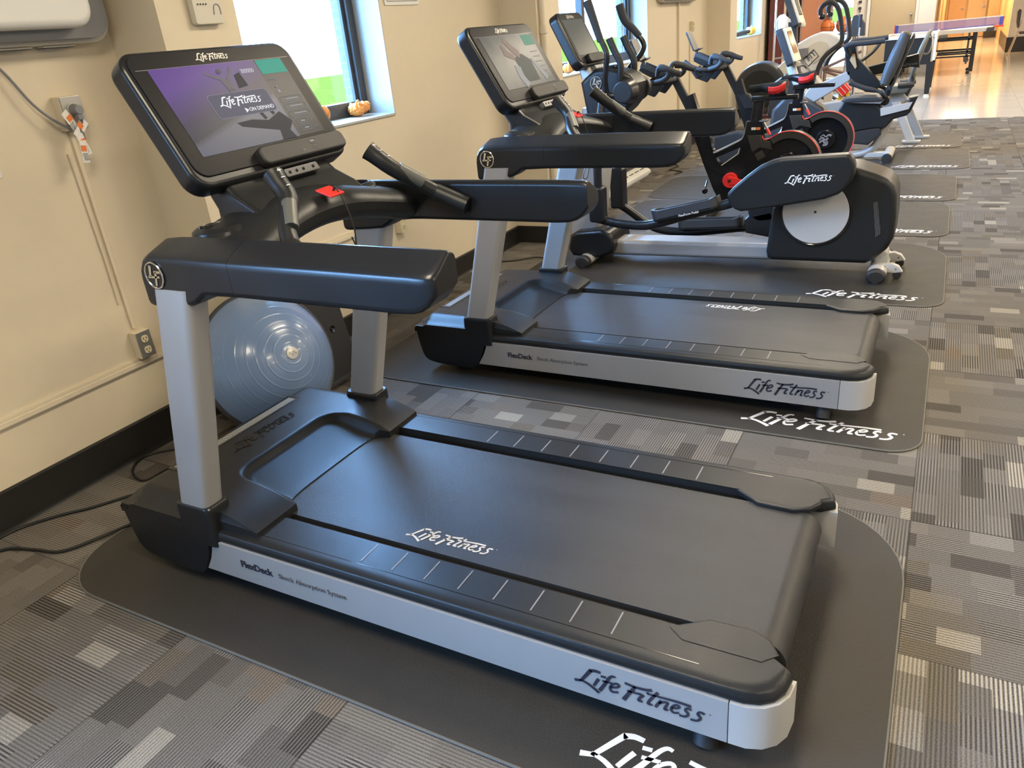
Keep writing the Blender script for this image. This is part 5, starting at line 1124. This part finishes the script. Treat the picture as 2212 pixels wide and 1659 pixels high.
mb = MB(O_); mb.prism(pts('-2.05 .35 -2.0 .75 -1.85 .85 -1.60 .78 -1.45 .60 -1.45 .40 -1.7 .28'), 10.6, 10.8, bevel=.04); b(mb, 'crank_housing', 'dark_grey', R_)
Rm = Matrix.Translation(Vector((-1.79, 10.7, 1.555))) @ Euler((0, math.radians(-21), 0)).to_matrix().to_4x4()
mb = MB(O_); mb.prism(rr(-.18, .18, -.18, .20, .03, 4), -.045, .028, 'x', bevel=.012, M_=Rm); cs = b(mb, 'console_housing', 'dark_grey', R_)
mb = MB(O_); mb.prism(rr(-.165, .165, -.16, .185, .02, 4), .026, .055, 'x', bevel=.004, M_=Rm); b(mb, 'console_face', 'offwhite', cs)
mb = MB(O_); mb.prism(rr(-.12, .10, -.07, .14, .01, 3), .055, .058, 'x', M_=Rm); b(mb, 'screen', 'black_gloss', cs)
mb = MB(O_); mb.box((-1.67, 10.64, 1.40), (.05, .06, .05), bevel=.01); b(mb, 'console_knob', 'offwhite', cs)
mb = MB(O_); mb.loft([[Vector((x+p[0], 10.7+p[1], z)) for p in rr(-.05, .05, -.06, .06, .02, 3)] for x, z in ((-1.70, .74), (-1.78, 1.1), (-1.80, 1.44))]); b(mb, 'console_mast', 'dark_grey', R_)
mb = MB(O_); mb.cyl((-.50, 10.60, .64), (-.42, 10.60, .645), .02, 12); b(mb, 'adjust_knob', 'yellow', R_)

# ================================================================ white elliptical with hooked handles
O_ = (-1.9, 12.2, .001)
W_ = thing('elliptical_trainer', O_, 'white elliptical trainer with tall hooked black handles and a dark front wheel', 'elliptical trainer')
b = lambda mb, n, m, p=W_, **k: mb.build(n, m, p, **k)
mb = MB(O_); c = (-2.44, 12.2, .57); mb.cyl((c[0], 12.02, c[2]), (c[0], 12.38, c[2]), .365, 48, bevel=.05); wh = b(mb, 'front_wheel_shroud', 'dark_grey')
mb = MB(O_); mb.cyl((c[0], 12.0, c[2]), (c[0], 12.03, c[2]), .26, 40, bevel=.01); b(mb, 'shroud_panel', 'black_satin', wh)
mb = MB(O_); mb.prism(pts('-2.56 .21 -2.45 .52 -2.20 .86 -2.02 1.02 -1.90 .98 -1.78 .80 -1.60 .58 -1.66 .52 -1.90 .68 -2.05 .78 -2.20 .58 -2.30 .20'), 12.08, 12.32, bevel=.02); b(mb, 'a_frame', 'white')
text('lettering', 'RC', 'dark_print', (-1.93, 12.078, .84), (1, 0, -.8), (.8, 0, 1), .15, W_, off=O_, shear=.2)
mb = MB(O_); mb.prism(pts('-2.02 1.10 -1.90 1.165 -1.78 1.225 -1.665 1.26 -1.55 1.25 -1.439 1.19 -1.40 1.13 -1.431 1.05 -1.54 .95 -1.64 .85 -1.70 .70 -1.78 .78 -1.90 .92 -1.97 1.02'), 12.05, 12.35, bevel=.03, seg=3); bd = b(mb, 'console_body', 'white')
mb = MB(O_); mb.prism(pts('-1.85 1.06 -1.74 1.13 -1.66 1.15 -1.56 1.12 -1.53 1.06 -1.62 .94 -1.72 .86'), 12.035, 12.055, bevel=.006); b(mb, 'body_panel', 'offwhite', bd)
text('lettering', 'FIT', 'dark_print', (-1.755, 12.032, .965), (.75, 0, .62), (-.62, 0, .75), .10, W_, off=O_)
mb = MB(O_); mb.tube([(-1.86, 12.03, .93), (-1.79, 12.03, .84), (-1.66, 12.03, .96), (-1.73, 12.03, 1.05)], .006, 5, 0, closed=True, cap=False); b(mb, 'plate_border', 'dark_print', bd)
mb = MB(O_); mb.prism(pts('-1.98 1.07 -1.80 1.08 -1.80 .98 -1.93 .93 -1.99 .98'), 11.98, 12.05, bevel=.01); b(mb, 'cup_tray', 'grey')
for y, yy in ((12.0, 'n'), (12.4, 'f')):
    dx = 0 if yy == 'n' else .045; dz = 0 if yy == 'n' else .015
    P = [(x+dx, y, z+dz) for x, z in pts('-1.646 1.452 -1.672 1.50 -1.668 1.55 -1.64 1.59 -1.60 1.612 -1.55 1.62 -1.50 1.595 -1.455 1.54 -1.425 1.46 -1.402 1.36 -1.385 1.26 -1.372 1.18 -1.38 1.12 -1.42 1.075 -1.50 1.02 -1.57 .955 -1.62 .88 -1.65 .80 -1.665 .72')]
    mb = MB(O_); mb.tube(P, .030, 12, 3); hd = b(mb, 'hook_handle', 'pad')
    mb = MB(O_); mb.ball(P[0], .042); b(mb, 'handle_end', 'black', hd)
for a, c2 in (((-1.60, 12.05, .79), (-1.12, 12.05, .98)), ((-1.60, 12.1, .79), (-1.10, 12.1, .66)), ((-1.62, 12.35, .74), (-1.05, 12.35, .52)), ((-1.42, 12.3, 1.08), (-1.20, 12.3, .93))):
    mb = MB(O_); mb.tube([a, c2], .020, 10, 0); b(mb, 'link_bar', 'mauve')
mb = MB(O_); mb.tube([(-2.45, 12.2, .06), (-1.0, 12.2, .06)], .05, 12, 0); mb.tube([(-2.45, 11.95, .05), (-2.45, 12.45, .05)], .045, 12, 0); mb.tube([(-1.0, 11.95, .05), (-1.0, 12.45, .05)], .045, 12, 0); b(mb, 'floor_frame', 'silver2')
for y in (12.0, 12.4):
    mb = MB(O_); mb.tube([(-1.70, y, .50), (-1.4, y, .33), (-1.0, y, .30)], .025, 10, 0); mb.box2((-1.35, y-.07, .33), (-1.0, y+.07, .36), bevel=.01); b(mb, 'pedal_arm', 'dark_grey')

# ================================================================ bosu ball and board behind the nearest treadmill
cB = Vector((-2.62, 2.262, .343)); nB = Vector((.90, -.18, .36)).normalized()
U0 = Vector((0, 0, 1)).cross(nB).normalized(); V0 = nB.cross(U0)
O_ = (cB.x, cB.y, .001)
B_ = thing('balance_dome', O_, 'blue-grey half ball trainer with ribbed rings leaning behind the nearest treadmill', 'balance ball')
prof = []; Rr = .325; hh = .22; Rs = (Rr*Rr+hh*hh)/(2*hh)
n_r = 160
for k in range(n_r+1):
    r_ = Rr*(1-k/n_r); h_ = math.sqrt(max(0, Rs*Rs-r_*r_))-(Rs-hh)
    rid = 0
    for q in range(1, 9):
        d_ = abs(r_-.036*q-.012); rid = max(rid, .0015*max(0, 1-d_/.0035))
    prof.append((r_, h_+rid))
mb = MB(O_); mb.lathe(prof, cB, nB, 96); b(mb, 'dome', 'bosu', B_, ang=80)
mb = MB(O_); mb.lathe([(0, -.045), (.29, -.045), (.322, -.03), (.335, -.005), (.335, .008), (.326, .014), (.31, .010)], cB, nB, 72); b(mb, 'base', 'dark_grey', B_)
mb = MB(O_); cc = cB+nB*(hh+.0005); mb.lathe([(0, .003), (.024, .003), (.029, .001), (.030, -.004)], cc, nB, 36); bd = b(mb, 'badge', 'steel_plate', B_)
mb = MB(O_)
for k, (x_, y_) in enumerate([(-.012, .004), (-.003, -.006), (.006, .004), (.014, -.004)]): mb.tube([cc+U0*(x_+.0045*math.cos(a))+V0*(y_+.005*math.sin(a))+nB*.0035 for a in [2*PI*j/8 for j in range(8)]], .0008, 4, 0, closed=True, cap=False)
b(mb, 'badge_emboss', 'grey_print', bd)
O_ = (-2.66, 2.78, .001)
D_ = thing('step_platform', O_, 'black plastic platform standing on edge behind the blue-grey half ball', 'exercise platform')
Rm = Matrix.Translation(Vector((-2.71, 2.74, .305))) @ Euler((0, math.radians(-10), 0)).to_matrix().to_4x4()
mb = MB(O_); mb.prism(rr(-.26, .16, -.275, .26, .03, 5), -.025, .0, 'x', bevel=.008, M_=Rm); b(mb, 'panel', 'black_rough', D_)
mb = MB(O_); mb.prism(rr(-.26, .16, -.285, -.262, .008, 4), -.03, .015, 'x', bevel=.004, M_=Rm); b(mb, 'edge_lip', 'dark_grey', D_)
mb = MB(O_); mb.lathe([(.006, -.004), (.008, .002), (.017, .004), (.020, .0)], Rm @ Vector((0, .055, -.01)), Rm.to_3x3() @ Vector((1, 0, 0)), 20); b(mb, 'grommet', 'black_gloss', D_)
mb = MB(O_); mb.cyl(Rm @ Vector((0, .055, -.012)), Rm @ Vector((.003, .055, -.012)), .006, 12); b(mb, 'rivet', 'chrome', D_)

# ================================================================ things at the far end
O_ = (-.7, 15.9, .003)
F_ = thing('foosball_table', O_, 'dark foosball table with white corner plates and rods, on the polished floor', 'game table')
b = lambda mb, n, m, p=F_, **k: mb.build(n, m, p, **k)
mb = MB(O_); mb.box2((-1.08, 15.5, .52), (-.36, 16.75, .96), bevel=.01); b(mb, 'cabinet', 'black_satin')
mb = MB(O_); mb.box2((-1.11, 15.47, .94), (-.33, 15.53, .99), bevel=.008); mb.box2((-1.11, 16.72, .94), (-.33, 16.78, .99), bevel=.008); mb.box2((-1.11, 15.47, .94), (-1.05, 16.78, .99), bevel=.008); mb.box2((-.39, 15.47, .94), (-.33, 16.78, .99), bevel=.008); b(mb, 'top_rim', 'offwhite')
mb = MB(O_); mb.box2((-.36, 15.50, .56), (-.325, 16.75, .94), bevel=.004); b(mb, 'end_panel', 'wood')
mb = MB(O_); mb.box2((-.335, 15.46, .58), (-.295, 15.60, 1.0), bevel=.006); mb.box2((-.335, 15.6, .93), (-.295, 16.78, 1.0), bevel=.006); mb.box2((-.335, 15.6, .58), (-.295, 16.78, .63), bevel=.006); b(mb, 'corner_plate', 'offwhite')
for x in (-1.02, -.36):
    for y in (15.56, 16.68):
        mb = MB(O_); mb.loft([[Vector((x+p[0], y+p[1], z)) for p in rr(-w/2, w/2, -w/2, w/2, .008, 2)] for w, z in ((.075, .045), (.11, .54))]); lg = b(mb, 'leg', 'black_satin')
        mb = MB(O_); mb.cyl((x, y, 0.0015), (x, y, .045), .05, 16, .03); b(mb, 'leveller', 'offwhite', lg)
for k in range(5):
    y = 15.7+.2*k
    mb = MB(O_); mb.tube([(-1.25, y, .90), (-.16, y, .90)], .008, 8, 0); rd = b(mb, 'rod', 'chrome')
    mb = MB(O_); mb.cyl((-.28, y, .90), (-.16, y, .90), .018, 10); b(mb, 'rod_handle', 'black_rough', rd)
mb = MB(O_); mb.box2((-1.05, 15.53, .955), (-.39, 16.72, .965)); b(mb, 'playfield', 'table_top')
# posts of a stand behind: two dark foam handles
O_ = (-1.7, 15.3, .003)
S_ = thing('upright_stand', O_, 'small stand with two upright dark foam handles in front of the beige door', 'exercise stand')
for x, z in ((-1.67, 1.36), (-1.49, 1.39)):
    mb = MB(O_); mb.cyl((x, 15.3, z-.20), (x+.004, 15.3, z), .032, 14, bevel=.006); mb.build('foam_handle', 'pad', S_)
    mb = MB(O_); mb.tube([(x, 15.3, z-.18), (x, 15.3, .05)], .016, 10, 0); mb.build('post', 'chrome', S_)
mb = MB(O_); mb.box2((-1.80, 15.1, .0), (-1.36, 15.5, .06), bevel=.01); mb.build('stand_base', 'dark_grey', S_)
# table tennis
O_ = (-.3, 20.0, .003)
P_ = thing('tennis_table', O_, 'folding table tennis table with dark steel legs, in front of the orange hallway', 'table')
b = lambda mb, n, m, p=P_, **k: mb.build(n, m, p, **k)
mb = MB(O_); mb.box2((-1.25, 19.45, .80), (.63, 21.9 if False else 20.45, .825), bevel=.003); mb.box2((-1.25, 19.45, .82), (.63, 20.45, .86), bevel=.01); b(mb, 'table_top', 'table_top')
mb = MB(O_); mb.box2((-1.26, 19.43, .80), (.64, 19.46, .87), bevel=.003); b(mb, 'top_edge', 'silver2')
mb = MB(O_); mb.prism([(.48, .80), (.62, .80), (.63, .87), (.50, .87)], 19.40, 19.44, bevel=.01); b(mb, 'corner_guard', 'dark_grey')
for y in (19.5, 20.3):
    for x in (-1.0, .31):
        mb = MB(O_); mb.box2((x-.035, y-.03, 0.05), (x+.035, y+.03, .80), bevel=.008); mb.cyl((x-.05, y-.02, .035), (x-.05, y+.02, .035), .034, 14); b(mb, 'leg', 'black')
    mb = MB(O_); mb.box2((-1.0, y-.02, .66), (.31, y+.02, .70)); mb.box2((-1.0, y-.02, .42), (.31, y+.02, .46)); mb.box2((-1.0, y-.02, .34), (.31, y+.02, .37)); b(mb, 'cross_bar', 'black')
    mb = MB(O_); mb.box2((.19, y-.02, .20), (.22, y+.02, .78)); mb.cyl((.2, y-.03, .28), (.2, y+.03, .28), .05, 12); b(mb, 'leg_strut', 'dark_grey')
O_ = (-.2, 19.55, .87)
N_ = thing('table_net', O_, 'blue table tennis net with white top tape across the table', 'net')
mb = MB(O_); mb.prism([(-1.20, .885), (.74, .90), (.77, 1.055), (-1.18, 1.045)], 19.55, 19.556); mb.build('mesh', 'net', N_)
mb = MB(O_); mb.prism([(-1.18, 1.04), (.77, 1.05), (.77, 1.068), (-1.18, 1.056)], 19.545, 19.562); mb.build('top_tape', 'white', N_)
mb = MB(O_); mb.prism([(-1.20, .880), (.62, .895), (.62, .91), (-1.20, .895)], 19.545, 19.562); mb.build('bottom_tape', 'bluecloth', N_)
for x in (-1.17, .725):
    mb = MB(O_); mb.prism([(x-.03, .89), (x+.03, .89), (x+.035, 1.045), (x-.025, 1.045)], 19.54, 19.566); pc = mb.build('end_band', 'bluecloth', N_)
    mb = MB(O_); mb.prism([(x-.04 if x < 0 else x+.03, .863), (x-.03 if x < 0 else x+.045, .863), (x-.028 if x < 0 else x+.048, 1.06), (x-.04 if x < 0 else x+.033, 1.06)], 19.54, 19.57); mb.build('net_post', 'red', N_)
mb = MB(O_); mb.box2((.60, 19.50, .862), (.78, 19.60, .885), bevel=.005); mb.build('net_clamp', 'red', N_)
# chair at the right edge
O_ = (1.45, 24.4, .003)
C_ = thing('side_chair', O_, 'dark chair with pale splayed metal legs at the right edge, by the pale far wall', 'chair')
for (a, c2) in (((1.35, 24.2, 1.28), (1.16, 24.2, .30)), ((1.30, 24.55, .70), (1.22, 24.6, .28)), ((1.8, 24.2, 1.0), (1.95, 24.2, .3)), ((1.8, 24.6, .7), (1.9, 24.6, .3))):
    mb = MB(O_); mb.tube([(a[0], a[1], a[2]*.62), (c2[0]-.02, c2[1], 0.013)], .013, 8, 0); mb.build('leg', 'chrome', C_)
mb = MB(O_); mb.box((1.55, 24.4, .50), (.45, .45, .05), None, bevel=.015); mb.build('seat', 'dark_grey', C_)
mb = MB(O_); mb.prism([(1.27, .62), (1.31, .60), (1.30, 1.02), (1.25, 1.05), (1.22, 1.0), (1.235, .75)], 24.2, 24.6, bevel=.01); mb.build('backrest', 'dark_grey', C_)
# curtain, salmon and mauve panels, garment rack with bag in the far left corner
mb = MB(); wv = [(-3.08, 15.6+.12*k, .03*(k % 2)) for k in range(1)]
P = []
for k in range(33): y = 15.55+1.2*k/32; P.append((-3.03+.035*math.sin(k*1.3), y))
Q = [(x+.012, y) for x, y in reversed(P)]
mb.prism([(p[0], p[1]) for p in P+Q], .10, 2.7, 'z'); single(mb, 'curtain', 'burgundy', 'dark burgundy curtain on the left wall beyond the third window', 'curtain')
mb = MB(); P = [(-2.98+.30*k/16, 16.9+.04*math.sin(k*1.6)) for k in range(17)]; mb.prism(P+[(x, y+.012) for x, y in reversed(P)], .05, 2.75, 'z'); single(mb, 'curtain', 'mauve', 'brownish drape hanging behind the silver rack poles', 'curtain')
mb = MB(); mb.box2((-3.0, 18.0, .003), (-2.62, 18.05, 2.7)); mb.box2((-2.62, 18.0, .003), (-2.35, 18.05, 2.7)); single(mb, 'partition_panel', 'salmon', 'tall salmon-coloured panel at the far left, left of the bright door', 'panel')
mb = MB(); mb.prism([(-2.38, .003), (-2.34, .003), (-2.26, 2.7), (-2.33, 2.7)], 17.9, 18.2); single(mb, 'partition_post', 'mauve', 'slanting brown post beside the salmon panel', 'post')
O_ = (-2.75, 15.3, .003)
K_ = thing('equipment_rack', O_, 'rack of pale metal poles with a clear plastic bag, beyond the third window', 'rack')
for x, y in ((-2.86, 15.2), (-2.66, 15.5)):
    mb = MB(O_); mb.tube([(x, y, .04), (x+.01, y, 2.3)], .020, 10, 0); mb.build('pole', 'chrome', K_)
mb = MB(O_); mb.tube([(-2.86, 15.2, 2.28), (-2.65, 15.5, 2.28)], .014, 8, 0); mb.tube([(-2.86, 15.2, .8), (-2.66, 15.5, .8)], .014, 8, 0); mb.box2((-2.95, 15.1, .0), (-2.58, 15.6, .06), bevel=.01); mb.build('rack_frame', 'grey', K_)
mb = MB(); bm = mb.bm; bmesh.ops.create_icosphere(bm, subdivisions=3, radius=.11)
rnd = random.Random(5)
for v_ in bm.verts:
    k_ = 1+rnd.uniform(-.12, .12); v_.co = Vector((v_.co.x*k_-2.745, v_.co.y*.8*k_+15.28, v_.co.z*1.35*k_+1.36-.04*(v_.co.z < 0)))
single(mb, 'plastic_bag', 'bag', 'crumpled clear plastic bag hanging on the pale metal rack', 'bag')
# basketballs and their cart
O_ = (-1.95, 17.6, .003)
K_ = thing('ball_cart', O_, 'low dark cart holding orange balls in front of the bright glazed door', 'cart')
mb = MB(O_); mb.box2((-2.40, 17.4, .0035), (-1.75, 17.8, .10), bevel=.01); mb.box2((-2.38, 17.42, 1.02), (-1.77, 17.78, 1.05)); mb.build('shelf', 'grey', K_)
for x in (-2.36, -1.79):
    for y in (17.43, 17.77): mb = MB(O_); mb.tube([(x, y, .08), (x, y, 1.03)], .016, 8, 0); mb.build('post', 'chrome', K_)
def bball(c, r_, label):
    mb = MB(); mb.ball(c, r_, n=28); o = single(mb, 'basketball', 'orange', label, 'ball', 'orange balls on the cart')
    mb = MB()
    for R4 in (Euler((0, 0, 0)), Euler((PI/2, 0, 0)), Euler((0, PI/2, .6))):
        mb.tube([R4.to_matrix() @ Vector((r_*1.001*math.cos(a), r_*1.001*math.sin(a), 0)) for a in [2*PI*k/32 for k in range(32)]], .004, 5, 0, closed=True, cap=False)
    q = mb.build('seam', 'cable', o); q.location = Vector((0, 0, r_))
bball((-2.295, 17.6, 1.185), .13, 'orange ball on the left of the cart, behind the hooked handles')
bball((-2.00, 17.6, 1.20), .145, 'orange ball on the right of the cart, behind the hooked handles')
O_ = (-1.6, 16.35, .003)
V_ = thing('monitor_stand', O_, 'dark monitor on a thin post behind the white elliptical handles', 'monitor')
mb = MB(O_); mb.prism(pts('-1.72 1.02 -1.72 1.30 -1.70 1.36 -1.64 1.38 -1.56 1.30 -1.50 1.22 -1.49 1.02'), 16.25, 16.45, bevel=.01); mb.build('monitor', 'dark_grey', V_)
mb = MB(O_); mb.tube([(-1.6, 16.35, .02), (-1.6, 16.35, 1.05)], .02, 10, 0); mb.cyl((-1.6, 16.35, .0035), (-1.6, 16.35, .03), .18, 24); mb.build('post', 'black', V_)
# red strapped gear, yellow strips seen through the recumbent bikes
O_ = (-1.27, 11.6, .001)
G_ = thing('resistance_trainer', O_, 'red and yellow strapped training gear on the carpet behind the recumbent bikes', 'training gear')
mb = MB(O_); mb.box((-1.27, 11.6, .56), (.17, .12, .14), Euler((0, .75, 0)), bevel=.01); rb = mb.build('red_block', 'red', G_)
mb = MB(O_)
for k in (-.04, 0, .04): mb.box((-1.27+k, 11.535, .56+k*.9), (.008, .004, .15), Euler((0, -.75, 0)))
mb.build('strap', 'white', rb)
mb = MB(O_); mb.box((-1.30, 11.6, .28), (.05, .05, .55), Euler((0, .05, 0)), bevel=.005); mb.build('yellow_post', 'yellow', G_)
mb = MB(O_); mb.box((-1.17, 11.6, .26), (.04, .05, .52), Euler((0, -.15, 0)), bevel=.005); mb.build('yellow_post', 'yellow', G_)
mb = MB(); mb.box2((-1.52, 11.75, .001), (-1.42, 11.85, .52), bevel=.01); mb.box2((-1.40, 11.78, .001), (-1.22, 11.9, .40), bevel=.02); single(mb, 'storage_box', 'offwhite', 'pale box standing on the carpet beside the red training gear', 'box')
mb = MB(); mb.box2((-2.9, 13.4, .003), (-2.2, 14.6, .62), bevel=.01); single(mb, 'bench', 'burgundy', 'dark red bench on the floor below the third window', 'bench')
mb = MB(); mb.prism(pts('-2.3 .001 -2.3 .35 -2.05 .40 -1.3 .22 -1.3 .001'), 8.95, 9.15, bevel=.02); single(mb, 'machine_wedge', 'black_rough', 'dark wedge-shaped block standing in for a machine behind the farther spin bike', 'pad')  # plain wedge stands in for a dark machine behind the bikes
# white floor radiator strip on the wall behind the elliptical
O_ = (-3.06, 7.75, .001)
H_ = thing('floor_register', O_, 'long white slotted register along the foot of the wall behind the elliptical', 'heating register')
mb = MB(O_); mb.prism([(-3.085, .03), (-2.93, .03), (-2.93, .06), (-2.97, .09), (-3.085, .10)], 7.0, 8.6, bevel=.004); mb.box2((-3.08, 7.02, .002), (-2.95, 8.58, .035)); mb.build('body', 'white', H_)
mb = MB(O_)
for k in range(9): mb.box((-2.975, 7.1+.17*k, .0795), (.05, .12, .012), Euler((0, .6, 0)))
mb.build('grille_slot', 'dark_grey', H_)
